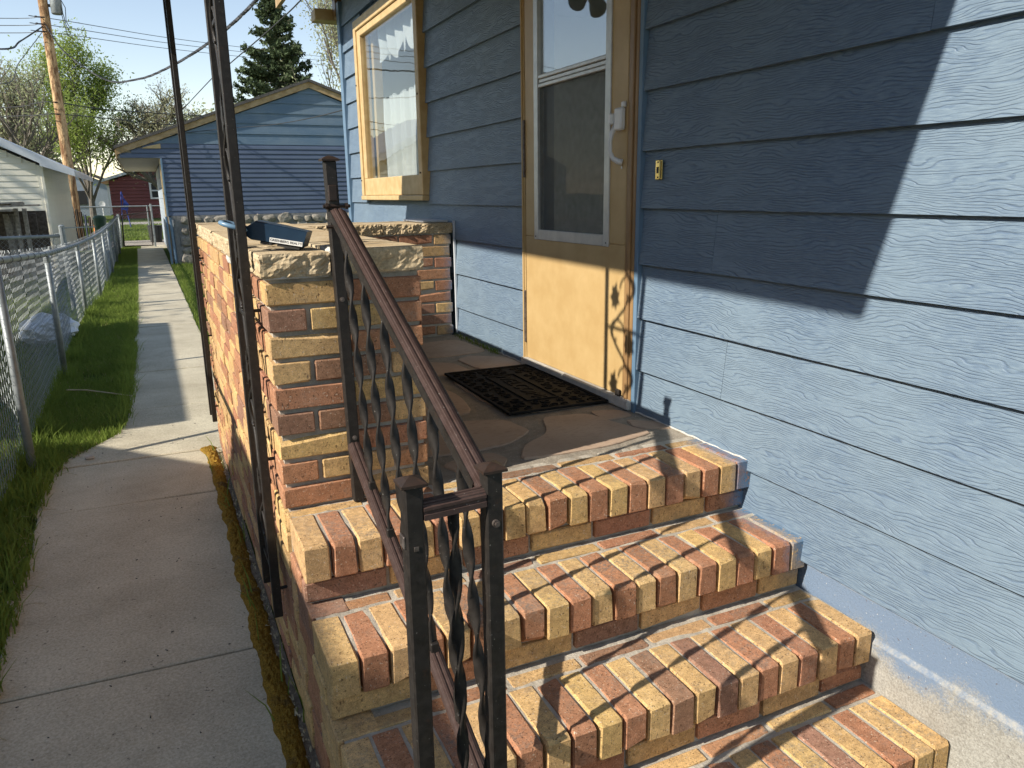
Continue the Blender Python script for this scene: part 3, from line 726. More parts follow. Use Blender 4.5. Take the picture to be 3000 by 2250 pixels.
for poly in flags:
    cx = sum(p[0] for p in poly)/len(poly); cy = sum(p[1] for p in poly)/len(poly)
    P = []
    for (a, b), (c, d) in zip(poly, poly[1:]+poly[:1]):
        for t in (0, .2, .4, .6, .8):
            P.append((a+(c-a)*t+random.uniform(-.006, .006), b+(d-b)*t+random.uniform(-.008, .008)))
    # round corners
    Q = [((P[i-1][0]+P[i][0]*2+P[(i+1) % len(P)][0])/4, (P[i-1][1]+P[i][1]*2+P[(i+1) % len(P)][1])/4) for i in range(len(P))]
    if sum(Q[i-1][0]*Q[i][1]-Q[i][0]*Q[i-1][1] for i in range(len(Q))) < 0: Q.reverse()
    N = len(Q); zt = .679+random.uniform(-.0005, .002)
    inn = [(x+(cx-x)*.02, y+(cy-y)*.02) for x, y in Q]
    V = [(x, y, .66) for x, y in Q]+[(x, y, zt-.003) for x, y in Q]+[(x, y, zt) for x, y in inn]
    F = [(i, (i+1) % N, (i+1) % N+N, i+N) for i in range(N)]+[(i+N, (i+1) % N+N, (i+1) % N+2*N, i+2*N) for i in range(N)]+[tuple(range(2*N, 3*N))]
    MB().add(V, F).build('flagstone', 'flag', steps)
# white caulk bead along the wall and the floor
m = MB(); V = []
pts = []
yy = 1.80
while yy < 4.39: pts.append((-.026+random.uniform(-.003, .003), yy, .679+random.uniform(-.004, .002))); yy += .03
MB().tube([p for p in pts if p[1] < 2.45], .0042, 5).build('caulk_bead', 'white_mortar', steps); MB().tube([p for p in pts if p[1] > 3.44], .0042, 5).build('caulk_bead', 'white_mortar', steps)

# ================================================================== PARAPET WALL
par = thing('porch_wall', 'tall brick porch wall along the sidewalk with rough limestone caps', 'wall', (-1.23, 3.4, 0))
PY0, PY1, PX1 = 2.06, 4.86, -1.02
CP = .0709; NCR = 18; ZB = .678-9*CP       # bottom of the lowest full course
MB().box(LX+.012, PY0+.013, .0, PX1-.008, PY1-.008, 1.322).build('mortar_core', 'mortar', par)
front = {17: [(YEL, 's'), (RED, 's')], 16: [(BRN, 'h'), (YEL, 's'), (RED, 'h')], 15: [(YEL, 's'), (ORG, 's')], 14: [(YEL, 'h'), (BRN, 's'), (YEL, 'h')], 13: [(RED, 's'), (YEL, 's')], 12: [(BRN, 'h'), (BRN, 's'), (YEL, 'h')], 11: [(YEL, 's'), (RED, 's')], 10: [(ORG, 'h'), (YEL, 's'), (ORG, 'h')], 9: [(RED, 's'), (YEL, 's')]}
for r_ in range(NCR):
    z0 = ZB+CP*r_+.005; z1 = z0+.0575
    odd = r_ % 2
    y = PY0; k = r_
    if r_ >= 9:
        x = LX; cc = front[r_]
        for j, (c, t) in enumerate(cc):
            L = .206 if t == 's' else .100
            x1 = x+L if j < len(cc)-1 else PX1
            if j == 0:      # corner brick turns the corner
                d = .100 if t == 's' else .206
                brick(par, LX, PY0, z0, x1, PY0+d, z1, c); y = PY0+d+.0105
            else: brick(par, x, PY0+random.uniform(-.001, .001), z0, x1, PY0+.1, z1, c)
            x = x1+(.0115 if t == 's' or j else .0125)
    else:
        y = PY0 + (.02 if odd else .0)
    while y < PY1-.02:
        e_ = min(y+.205, PY1)
        if PY1-e_ < .05: e_ = PY1
        c = random.choice([YEL, YEL, TAN, YEL, RED, ORG, RED, BRN]) if random.random() < .5 else alt(k)
        brick(par, LX+random.uniform(-.0045, .0035), y, z0, LX+.098, e_, z1, c)
        y = e_+.0105; k += 1
# limestone caps: smooth top, rock-faced sides
def rock_stone(parent, x0, y0, z0, x1, y1, z1, rocky=('-x', '-y'), amp=.009, name='cap_stone', mat='lime', seed=1, slope=0):
    rnd = random.Random(seed)
    nx = max(3, int((x1-x0)/.008)); ny = max(3, int((y1-y0)/.011)); nz = max(4, int((z1-z0)/.006))
    nx = min(nx, 68); ny = min(ny, 60)
    V = {}; verts = []; F = []
    from mathutils import noise as mn
    off = Vector((seed*3.7, seed*1.3, seed*2.1))
    def vid(i, j, k):
        if (i, j, k) in V: return V[(i, j, k)]
        x = x0+(x1-x0)*i/nx; y = y0+(y1-y0)*j/ny; z = z0+(z1-z0)*k/nz
        p = Vector((x, y, z)); nn = mn.fractal(p*30+off, .7, 2.2, 4)*amp*.9+abs(mn.noise(p*120+off))*amp*.5
        edge = (1 if k in (0, nz) else 0)
        d = amp*.5+nn if not edge else amp*.9+nn*.5
        if i == 0 and '-x' in rocky: p.x += d
        if i == nx and '+x' in rocky: p.x -= d
        if j == 0 and '-y' in rocky: p.y += d
        if j == ny and '+y' in rocky: p.y -= d
        if k == nz: p.z += mn.noise(Vector((x*9, y*9, seed)))*.0018+slope*(x-x0)
        V[(i, j, k)] = len(verts); verts.append(tuple(p)); return V[(i, j, k)]
    for i in range(nx):
        for j in range(ny):
            F.append((vid(i, j, nz), vid(i+1, j, nz), vid(i+1, j+1, nz), vid(i, j+1, nz)))
            F.append((vid(i, j, 0), vid(i, j+1, 0), vid(i+1, j+1, 0), vid(i+1, j, 0)))
    for i in range(nx):
        for k in range(nz):
            F.append((vid(i, 0, k), vid(i+1, 0, k), vid(i+1, 0, k+1), vid(i, 0, k+1)))
            F.append((vid(i, ny, k), vid(i, ny, k+1), vid(i+1, ny, k+1), vid(i+1, ny, k)))
    for j in range(ny):
        for k in range(nz):
            F.append((vid(0, j, k), vid(0, j, k+1), vid(0, j+1, k+1), vid(0, j+1, k)))
            F.append((vid(nx, j, k), vid(nx, j+1, k), vid(nx, j+1, k+1), vid(nx, j, k+1)))
    return MB().add(verts, F).build(name, mat, parent, origin=rel(((x0+x1)/2, (y0+y1)/2, z0), parent))
CZ0, CZ1 = 1.329, 1.386
rock_stone(par, LX-.016, PY0-.014, CZ0-.006, -1.272, PY0+.30, CZ1-.002, seed=3, amp=.010)
rock_stone(par, LX-.016, PY0+.306, CZ0-.004, -1.272, PY0+.86, CZ1+.001, seed=4)
rock_stone(par, LX-.014, PY0+.866, CZ0-.004, -1.272, PY0+1.50, CZ1-.001, seed=5)
rock_stone(par, LX-.016, PY0+1.506, CZ0-.004, -1.272, PY0+2.12, CZ1+.001, seed=6)
rock_stone(par, LX-.012, PY0+2.126, CZ0-.004, -1.272, PY1+.012, CZ1-.002, seed=7)
rock_stone(par, -1.228, PY0-.012, CZ0-.004, PX1+.006, PY0+.20, CZ1+.004, seed=8, amp=.006)
rock_stone(par, -1.264, PY0+.206, CZ0-.004, PX1+.008, PY0+.78, CZ1+.002, seed=9, rocky=('-x',), amp=.004)
rock_stone(par, -1.264, PY0+.786, CZ0-.004, PX1+.008, PY0+1.5, CZ1-.001, seed=10, rocky=('+x',), amp=.004)
rock_stone(par, -1.264, PY0+1.506, CZ0-.004, PX1+.008, PY0+2.33, CZ1+.001, seed=11, rocky=('+x',), amp=.004)
rock_stone(par, -1.269, PY0-.004, 1.345, -1.231, PY0+.17, CZ1+.006, rocky=('-x', '+x', '-y'), amp=.011, name='patch_mortar', mat='white_mortar', seed=12)
rock_stone(par, -1.27, PY0+.002, 1.320, -1.05, PY0+.12, 1.3305, rocky=('-y',), amp=.006, name='bed_mortar', mat='mortar', seed=13)
rock_stone(par, LX-.004, PY0-.004, 1.318, -1.275, PY1-.04, 1.327, rocky=('-x', '-y'), amp=.006, name='bed_mortar', mat='white_mortar', seed=14)
# smear of pale repair mortar over the joint under the caps on the street side
rock_stone(par, LX-.010, PY0+.42, 1.296, LX+.02, PY0+.95, 1.331, rocky=('-x',), amp=.008, name='repair_mortar', mat='white_mortar', seed=15)
# ---- return wall at the far end of the landing
ret = thing('porch_end_wall', 'low brick wall with rough stone cap closing the far end of the landing', 'wall', (-.53, 4.6, .0))
RY = 4.402
MB().box(-1.012, RY+.008, .0, -.055, 4.85, 1.30).build('mortar_core', 'mortar', ret)
for r_ in range(9):
    z0 = .678+.069*r_+.005; z1 = z0+.057; x = -1.015-(.11 if r_ % 2 else 0); k = r_
    while x < -.06:
        e_ = min(x+.205, -.047); s_ = max(x, -1.015)
        if e_-s_ > .03: brick(ret, s_, RY, z0, e_, RY+.098, z1, random.choice([RED, ORG, RED, RED, TAN, BRN]) if r_ > 2 else alt(k))
        x = e_+.0105; k += 1
rock_stone(ret, -1.01, RY-.012, 1.300, -.47, 4.87, 1.362, rocky=('-y',), amp=.012, seed=21)
rock_stone(ret, -.464, RY-.012, 1.300, -.036, 4.87, 1.360, rocky=('-y',), amp=.012, seed=22)
MB().bbox(-.20, 4.46, 1.3625, -.04, 4.86, 1.374, .003).build('shim_board', 'white_metal', ret)

# ================================================================== IRON COLUMNS
def iron_column(y0, label, zbot, ybot2):
    t = thing('iron_column', label, 'column', (-1.475, y0+.13, zbot), 'porch columns')
    X = -1.475; W = .0125; ztop = 2.80
    MB().bbox(X-W, y0, zbot, X+W, y0+.025, ztop, .002).build('post', 'iron', t)
    MB().bbox(X-W, y0+.235, zbot+ybot2, X+W, y0+.26, ztop, .002).build('post', 'iron', t)
    z = zbot+.12
    k = 0
    while z < ztop-.05:                       # flat cross straps
        MB().bbox(X-.004, y0+.0255, z, X+.004, y0+.2345, z+.012, .001).build('strap', 'iron', t); z += .78; k += 1
    # vine scroll with leaves between the posts
    vine = MB(); lz = zbot+.14
    pts = []
    n = int((ztop-lz)/.02)
    for i in range(n+1):
        zz = lz+(ztop-lz)*i/n; ph = (zz-lz)/.36*2*math.pi
        pts.append((X+.003*math.sin(ph*2), y0+.13+.072*math.sin(ph), zz))
    vine.tube(pts, .0065, 6)
    for i in range(int((ztop-lz)/.18)):
        zz = lz+.09+.18*i; s_ = 1 if i % 2 == 0 else -1
        c = Vector((X, y0+.13+s_*.072, zz))
        curl = [(c.x, c.y-s_*(.03+.062*math.cos(a)*(1-a/9)), c.z+.062*math.sin(a)*(1-a/9)) for a in [q*.35 for q in range(15)]]
        vine.tube(curl, .0055, 6)
    vine.build('scroll_vine', 'iron', t, smooth=True)
    for i in range(int((ztop-lz)/.18)):
        zz = lz+.05+.18*i; s_ = -1 if i % 2 == 0 else 1
        c = Vector((X, y0+.13+s_*.055, zz)); m = MB(); N = 14; P = []
        for q in range(N):
            a = 2*math.pi*q/N; rr = .043*(1 if q % 2 == 0 else .62)*(1.25 if q in (3, 4) else 1)
            P.append((c.y+rr*math.cos(a)*.85, c.z+rr*math.sin(a)*1.25))
        m.prism(P, 'x', X-.003, X+.003); m.build('leaf', 'iron', t)
    for zz in (zbot+.09, zbot+.5, zbot+.93):
        for yy in (y0+.012, y0+.247):
            MB().tube([(X+W, yy, zz), (LX+.004, yy, zz)], .005, 6).build('bolt', 'iron', t)
    return t
iron_column(2.172, 'black wrought iron scroll column bolted to the brick wall, key box shackled on', .295, .0)
iron_column(4.53, 'black wrought iron scroll column bolted near the far end of the brick wall', .275, -.02)

# ================================================================== STAIR RAILING
rail = thing('stair_railing', 'rusty black iron stair railing with twisted balusters and pyramid post caps', 'railing', (-1.25, 1.5, .169))
RX = -1.245
def post(x, y, zb, zt, w_, lean=(0, 0), cap=.021, mat='iron'):
    p = MB(); h = w_/2
    v, f = bevel_box_data(w_, w_, zt-zb, .003, 0, None)
    V = []
    for a in v:
        t = (a[2]+(zt-zb)/2)/(zt-zb)
        V.append((x+a[0]+lean[0]*t, y+a[1]+lean[1]*t, zb+(zt-zb)*t))
    p.add(V, f); po = p.build('post', mat, rail)
    c = MB(); xx, yy = x+lean[0], y+lean[1]; q = cap
    def ring(r_, z): return [(xx-r_, yy-r_, z), (xx+r_, yy-r_, z), (xx+r_, yy+r_, z), (xx-r_, yy+r_, z)]
    vs = ring(q, zt-.001)+ring(q, zt+.0035)+ring(q*.45, zt+.010)+ring(q*.1, zt+.0125)
    fs = [(3, 2, 1, 0)]
    for r_ in range(3):
        for k in range(4): fs.append((r_*4+k, r_*4+(k+1) % 4, r_*4+4+(k+1) % 4, r_*4+4+k))
    fs.append((12, 13, 14, 15)); c.add(vs, fs)
    o = c.build('post_cap', 'iron_cap', po)
    return po
post(-1.2405, 2.043, .679, 1.616, .030, (-.018, 0), .0225)
post(-1.2345, 1.088, .170, 1.090, .0305, (0, 0), .0215)
post(-1.3725, 1.086, .170, 1.090, .0305, (0, 0), .0215)
SL = .4735
def ztop_rail(y): return 1.066+SL*(y-1.10)         # top of the hand rail
def zlow_rail(y): return .785+SL*(y-1.86)+.0
def rail_profile(w_, h):
    return [(-w_, -h), (w_, -h), (w_, -h*.35), (w_*.86, -h*.3), (w_*.86, .0), (w_, .15*h), (w_, .5*h), (w_*.75, .62*h), (w_*.72, .8*h), (w_*.5, .86*h), (w_*.46, h), (w_*.16, h), (w_*.12, .8*h), (-w_*.12, .8*h), (-w_*.16, h), (-w_*.46, h), (-w_*.5, .86*h), (-w_*.72, .8*h), (-w_*.75, .62*h), (-w_, .5*h), (-w_, .15*h), (-w_*.86, 0), (-w_*.86, -h*.3), (-w_, -h*.35)]
def sweep(name, a, b, side, prof, mat):
    a, b, side = Vector(a), Vector(b), Vector(side); d = (b-a).normalized(); up = side.cross(d).normalized()
    if up.z < 0: up = -up
    m = MB(); n = len(prof); V = [tuple(a+side*p[0]+up*p[1]) for p in prof]+[tuple(b+side*p[0]+up*p[1]) for p in prof]
    F = [tuple(reversed(range(n))), tuple(range(n, 2*n))]+[(i, (i+1) % n, (i+1) % n+n, i+n) for i in range(n)]
    m.add(V, F); return m.build(name, mat, rail)
sweep('hand_rail', (RX-.008, 2.012, ztop_rail(2.012)-.012), (RX+.006, 1.096, ztop_rail(1.096)-.012), (1, 0, 0), rail_profile(.0185, .0125), 'iron_rail')
for sx in (-1, 1):          # side channel lips of the hand rail
    sweep('rail_lip', (RX-.008+sx*.0195, 2.012, ztop_rail(2.012)-.016), (RX+.006+sx*.0195, 1.11, ztop_rail(1.11)-.016), (1, 0, 0), [(-.001, -.012), (.001, -.012), (.001, .010), (-.001, .010)], 'iron')
sweep('low_rail', (RX-.002, 2.026, zlow_rail(2.026)-.012), (RX+.006, 1.104, zlow_rail(1.104)-.012), (1, 0, 0), rail_profile(.0165, .011), 'iron_rail')
sweep('hand_rail', (-1.3575, 1.086, 1.043), (-1.2495, 1.088, 1.046), (0, 1, 0), rail_profile(.0165, .014), 'iron_rail')
sweep('low_rail', (-1.3575, 1.086, .335), (-1.2495, 1.088, .337), (0, 1, 0), rail_profile(.0150, .011), 'iron_rail')
def twisted(name, a, b, w_=.0105, t_=.003, half=.112, ph=0.0):
    a, b = Vector(a), Vector(b); L = (b-a).length; d = (b-a)/L
    x = Vector((1, 0, 0)); x = (x-d*x.dot(d)).normalized(); y = d.cross(x)
    n = int(L/.006); V = []; F = []
    for i in range(n+1):
        s_ = L*i/n; tw = max(0, min(s_, L-.05)-.03)
        an = ph+math.pi*tw/half; c, s2 = math.cos(an), math.sin(an); p = a+d*s_
        ex = x*c+y*s2; ey = -x*s2+y*c
        for u, v_ in ((-w_, -t_), (0, -t_*1.35), (w_, -t_), (w_, t_), (0, t_*1.35), (-w_, t_)): V.append(tuple(p+ex*u+ey*v_))
    for i in range(n):
        for k in range(6): q = i*6+k; r_ = i*6+(k+1) % 6; F.append((q, r_, r_+6, q+6))
    F.append(tuple(reversed(range(6)))); F.append(tuple(range(n*6, n*6+6)))
    return MB().add(V, F).build(name, 'iron', rail, smooth=True)
for k in range(6):
    yt = 1.966-.151*k; yb = yt-.104
    xt = RX-.006+.002*k*.9; xb = RX+.001+.001*k
    if yb < 1.10: yb = 1.108
    twisted('baluster', (xt, yt, ztop_rail(yt)-.022), (xb, yb, zlow_rail(yb)-.004), ph=.4+.35*k)
    MB().bbox(xb-.009, yb-.011, zlow_rail(yb)-.012, xb+.009, yb+.003, zlow_rail(yb)+.016, .002).build('foot_clip', 'iron', rail)
twisted('baluster', (-1.303, 1.087, 1.032), (-1.298, 1.087, .346), ph=1.1)
# brackets and bolts
MB().bbox(-1.270, 2.0195, 1.515, -1.248, 2.0275, 1.555, .002).build('bracket', 'iron_cap', rail)
MB().bbox(-1.260, 2.0195, .800, -1.238, 2.0275, .845, .002).build('bracket', 'iron_cap', rail)
for x_, y_, z_, dx, dy in ((-1.255, 2.030, 1.545, 0, -1), (-1.252, 2.03, 1.26, 0, -1), (-1.243, 2.03, .872, 0, -1), (-1.2345, 1.073, 1.0, 0, -1), (-1.245, 2.028, .826, 0, -1)):
    b0 = Vector((x_, y_, z_)); MB().tube([b0, b0+Vector((0, -.006, 0))], .0065, 12).tube([b0+Vector((0, -.006, 0)), b0+Vector((0, -.010, 0))], .0042, 6).build('bolt', 'bolt', rail)
MB().tube([(-1.285, 2.028, 1.502), (-1.215, 2.028, 1.502)], .0045, 8).tube([(-1.279, 2.028, 1.502), (-1.272, 2.028, 1.502)], .009, 6).tube([(-1.228, 2.028, 1.502), (-1.221, 2.028, 1.502)], .009, 6).build('bolt', 'iron_cap', rail)
MB().tube([(-1.29, 1.98, 1.452), (-1.262, 1.98, 1.452)], .0045, 8).build('bolt', 'iron_cap', rail)
MB().bbox(-1.3765, 1.0695, .980, -1.3685, 1.0707, .988, .0004).build('bolt_hole', 'bolt', rail)
MB().bbox(-1.392, 1.075, .985, -1.388, 1.097, 1.006, .001).build('bolt', 'bolt', rail)

# ================================================================== KEY LOCKBOX
lb = thing('key_lockbox', 'blue key lockbox with white sticker lying on the stone cap, shackled to the column', 'lockbox', (-1.37, 2.22, 1.39))
ax0 = Vector((-1.452, 2.235, 1.442)); ax1 = Vector((-1.300, 2.172, 1.4135))
ux = (ax1-ax0).normalized(); uy = Vector((0, 0, 1)).cross(ux).normalized(); uz = ux.cross(uy)
Lb = (ax1-ax0).length
def LP(a, b, c): return tuple(ax0+ux*a+uy*b+uz*c)
hw, hh_ = .036, .023
prof = [(-.012, -.006), (.028, hh_+.006), (Lb*.55, hh_+.003), (Lb, hh_-.002), (Lb-.008, -hh_), (.02, -hh_)]
V = [LP(p[0], -hw, p[1]*.92) for p in prof]+[LP(p[0], -hw+.006, p[1]) for p in prof]+[LP(p[0], hw-.006, p[1]) for p in prof]+[LP(p[0], hw, p[1]*.92) for p in prof]
F = [tuple(range(6)), tuple(reversed(range(18, 24)))]
for r_ in range(3):
    for k in range(6): F.append((r_*6+k, r_*6+6+k, r_*6+6+(k+1) % 6, r_*6+(k+1) % 6))
MB().add(V, F).build('body', 'box_blue', lb)
# recessed underside blocks and dial cover
def slab3(name, a0, a1, b0, b1, c0, c1, mat):
    P = [LP(a, b, c) for c in (c0, c1) for a, b in ((a0, b0), (a1, b0), (a1, b1), (a0, b1))]
    return MB().add(P, [(0, 3, 2, 1), (4, 5, 6, 7), (0, 1, 5, 4), (1, 2, 6, 5), (2, 3, 7, 6), (3, 0, 4, 7)]).build(name, mat, lb)
slab3('foot_block', .045, .075, -hw+.004, hw-.004, -hh_-.007, -hh_-.0005, 'ink')
slab3('foot_block', .090, .150, -hw+.004, hw-.004, -hh_-.007, -hh_-.0005, 'ink')
stk_ = slab3('sticker', .070, .158, -hw-.0012, -hw-.0004, -.0205, -.0085, 'sticker')
def lettering(name, text, size, mat, parent, M, extrude=.0004):
    cu = bpy.data.curves.new(name, 'FONT'); cu.body = text; cu.size = size; cu.extrude = extrude; cu.align_x = 'CENTER'; cu.align_y = 'CENTER'; cu.resolution_u = 3
    to = bpy.data.objects.new(name+'_tmp', cu); COL.objects.link(to)
    dg = bpy.context.evaluated_depsgraph_get(); me = bpy.data.meshes.new_from_object(to.evaluated_get(dg))
    bpy.data.objects.remove(to); me.materials.clear(); me.materials.append(MAT[mat])
    me.transform(M); o = bpy.data.objects.new(name, me); return link(o, parent)
o3 = Vector(LP(.114, -hw-.0016, -.0145))-lb.location
Mx = Matrix(((ux.x, uz.x, -uy.x, o3.x), (ux.y, uz.y, -uy.y, o3.y), (ux.z, uz.z, -uy.z, o3.z), (0, 0, 0, 1)))
lettering('lettering', 'GREENBERG REALTY', .0092, 'ink', stk_, Mx, .0002)
sh = [LP(.0, .018, .0), LP(-.03, .022, .004), LP(-.055, .016, .008), LP(-.066, 0, .009), LP(-.064, -.03, .009), LP(-.05, -.046, .008), LP(-.02, -.046, .004), LP(.008, -.030, .0)]
MB().tube(sh, .0065, 8).build('shackle', 'shackle', lb, smooth=True)

# ================================================================== DOORMAT
mat_ = thing('doormat', 'black rubber scrollwork doormat reading WELCOME on the landing by the door', 'doormat', (-.27, 2.98, .682))
mx0, mx1, my0, my1, mz = -.495, -.045, 2.60, 3.375, .682
MB().box(mx0+.006, my0+.006, mz, mx1-.006, my1-.006, mz+.0035).build('mat_base', 'rubber', mat_)
fr = MB()
for a in ((mx0, my0, mx0+.014, my1), (mx1-.014, my0, mx1, my1), (mx0+.0141, my0, mx1-.0141, my0+.014), (mx0+.0141, my1-.014, mx1-.0141, my1)): fr.bbox(a[0], a[1], mz, a[2], a[3], mz+.011, .002)
fr.build('border', 'rubber', mat_)
cxm, cym = -.27, 2.985
pf = MB()
for a in ((-.345, 2.75, -.338, 3.22), (-.205, 2.75, -.198, 3.22), (-.3379, 2.75, -.2051, 2.757), (-.3379, 3.213, -.2051, 3.22)): pf.box(a[0], a[1], mz+.0036, a[2], a[3], mz+.010)
pf.build('panel_border', 'rubber', mat_)
sc = MB(); rr = random.Random(5)
def spiral(cx, cy, r0, turns, a0, sgn, r_=.0042):
    P = []
    n = int(12*turns)
    for i in range(n+1):
        t = i/n; a = a0+sgn*t*turns*2*math.pi; q = r0*(1-.8*t); P.append((cx+q*math.cos(a), cy+q*math.sin(a), mz+.006))
    sc.tube(P, [r_*(1-.35*i/n) for i in range(n+1)], 5)
for xx in (mx0+.045, mx0+.105, mx1-.045, mx1-.105):
    yy = my0+.05
    while yy < my1-.04:
        spiral(xx+rr.uniform(-.008, .008), yy+rr.uniform(-.01, .01), rr.uniform(.024, .034), rr.uniform(1.0, 1.5), rr.uniform(0, 6.28), rr.choice((-1, 1))); yy += .066
for yy in (my0+.05, my0+.11, my1-.05, my1-.11):
    for xx in (-.32, -.27, -.22): spiral(xx+rr.uniform(-.008, .008), yy, rr.uniform(.022, .03), 1.3, rr.uniform(0, 6.28), rr.choice((-1, 1)))
sc.build('scrollwork', 'rubber', mat_)
MW = Matrix.Translation(Vector((cxm, cym, mz+.0036))-mat_.location) @ Matrix.Rotation(R(-90), 4, 'Z')
lettering('lettering', 'WELCOME', .098, 'rubber', mat_, MW, .004)
mat_.rotation_euler = (0, 0, R(-1.2))

# ================================================================== NEIGHBOUR BUILDINGS OUT OF FRAME (they shade the walk)
nb = thing('neighbour_house', 'large cream house whose shadow covers the wide sidewalk slabs', 'house', (-9.5, -1.5, 0))
MB().box(-14, -9, 0, -5.55, 3.1, 2.9).build('wall', 'cream', nb)
MB().prism([(-5.2, 2.98), (-5.2, 3.1), (-9.8, 5.0), (-14.4, 3.1), (-14.4, 2.98)], 'y', -9.4, 3.15).build('roof', 'shingle', nb)
MB().box(-9, 3.1, 0, -5.3, 4.75, 1.95).build('shade_lean_to_wall', 'cream', nb)  # unseen lean-to added, its slope shaped for the shadow edge on the walk
MB().prism([(3.151, 2.96), (4.80, 2.10), (4.80, 2.02), (3.151, 2.86)], 'x', -9, -5.2).build('shade_lean_to_roof', 'shingle', nb)
ng = thing('neighbour_garage', 'low cream garage whose shadow falls across the narrow sidewalk', 'garage', (-7, 7.4, 0))
MB().box(-9, 5.2, 0, -5.2, 9.6, 2.2).build('wall', 'cream', ng)
MB().prism([(-5.0, 2.26), (-5.0, 2.36), (-7.1, 3.2), (-9.3, 2.36), (-9.3, 2.26)], 'y', 5.02, 9.76).build('roof', 'shingle', ng)

# ================================================================== BLUE GARAGE
GY = 19.6
gar = thing('blue_garage', 'blue gabled garage with navy vinyl siding and fieldstone base behind the house', 'garage', (2.2, 24.5, 0))
GX0, GX1, GR = -1.20, 5.56, 2.18
MB().prism([(GX0+.02, .0), (GX0+.02, 2.6), (GR, 4.02), (GX1, 2.6), (GX1, 0)], 'y', GY+.06, 29.4).build('wall_core', 'grey_wall', gar)
def rake(x, zz=0): return (2.47 if x < GR else 2.47)+.363*((x+2.1) if x < GR else (2*GR+2.1-x))+zz
# navy vinyl courses, each a folded lap
zc = 1.115; k = 0
while zc < 2.62:
    h = .1065; x0 = GX0-.02 if zc < 2.36 else -2.08+max(0, (zc-2.39))*2.2
    MB().prism([(GY+.055, zc+.001), (GY+.014, zc), (GY+.012, zc+.006), (GY+.020, zc+.06), (GY+.034, zc+h-.006), (GY+.034, zc+h+.008), (GY+.055, zc+h+.0)], 'x', x0, GX1).build('siding_course', 'vinyl_navy', gar)
    zc += h; k += 1
zb_ = zc; 
while zb_ < 4.0:
    h = .235; z1 = min(zb_+h, 4.05)
    xl0 = (zb_-2.47)/.363-2.1+.05; xr0 = 2*GR-xl0; xl1 = (z1-2.47)/.363-2.1+.05; xr1 = 2*GR-xl1
    if xl1 > GR: xl1 = xr1 = GR
    V = [(xl0, GY+.02, zb_), (xr0, GY+.02, zb_), (xr1, GY+.04, z1), (xl1, GY+.04, z1), (xl0, GY+.055, zb_), (xr0, GY+.055, zb_), (xr1, GY+.055, z1), (xl1, GY+.055, z1)]
    MB().add(V, [(0, 1, 2, 3), (7, 6, 5, 4), (0, 4, 5, 1), (2, 6, 7, 3), (1, 5, 6, 2), (3, 7, 4, 0)]).build('gable_board', 'garage_board', gar)
    zb_ += h
# rake boards, eave boxes, roof, trims
def rakeboard(x0, x1, mat, dz0, dz1, y0, y1, name):
    V = []
    for yy in (y0, y1):
        for x in (x0, x1): V += [(x, yy, rake(x, dz0)), (x, yy, rake(x, dz1))]
    MB().add(V, [(0, 2, 3, 1), (4, 5, 7, 6), (0, 1, 5, 4), (2, 6, 7, 3), (1, 3, 7, 5), (0, 4, 6, 2)]).build(name, mat, gar)
rakeboard(-2.14, GR-.003, 'fascia', .0, .135, GY-.02, GY+.015, 'rake_board')
rakeboard(GR+.003, 6.5, 'fascia', .0, .135, GY-.02, GY+.015, 'rake_board')
rakeboard(-2.17, GR-.003, 'shingle', .137, .20, GY-.06, 29.6, 'roof'); rakeboard(GR+.003, 6.5, 'shingle', .137, .20, GY-.06, 29.6, 'roof')
MB().prism([(-2.12, 2.385), (-2.12, 2.46), (GX0-.03, 2.80), (GX0-.03, 2.385)], 'y', GY+.056, 29.5).build('soffit', 'soffit', gar)
MB().box(-2.155, GY+.02, 2.38, -2.125, 29.5, 2.56).build('fascia', 'fascia', gar)
MB().prism([(-1.62, 2.60), (-1.22, 2.60), (-1.22, 2.705), (-1.50, 2.645)], 'y', GY+.002, GY+.016).build('bare_board', 'tan_worn', gar)
MB().bbox(GX0-.06, GY+.0, 1.1, GX0-.022, GY+.055, 2.385, .004).build('corner_trim', 'trim_blue', gar)
MB().tube([(GX0+.02, GY-.03, .02), (GX0-.0, GY-.03, 1.08)], .028, 8).tube([(GX0-.07, GY-.02, .02), (GX0-.08, GY-.02, 1.1)], .026, 8).build('downspout', 'trim_blue', gar)
MB().bbox(GX0-.09, GY+.06, 0, GX0-.03, GY+.13, 2.38, .004).build('door_trim', 'tan_worn', gar)
for i in range(8): MB().bbox(GX0-.028, GY+.14, .05+.29*i, GX0+.018, 29.38, .05+.29*i+.284, .006).build('side_panel', 'grey_wall', gar)
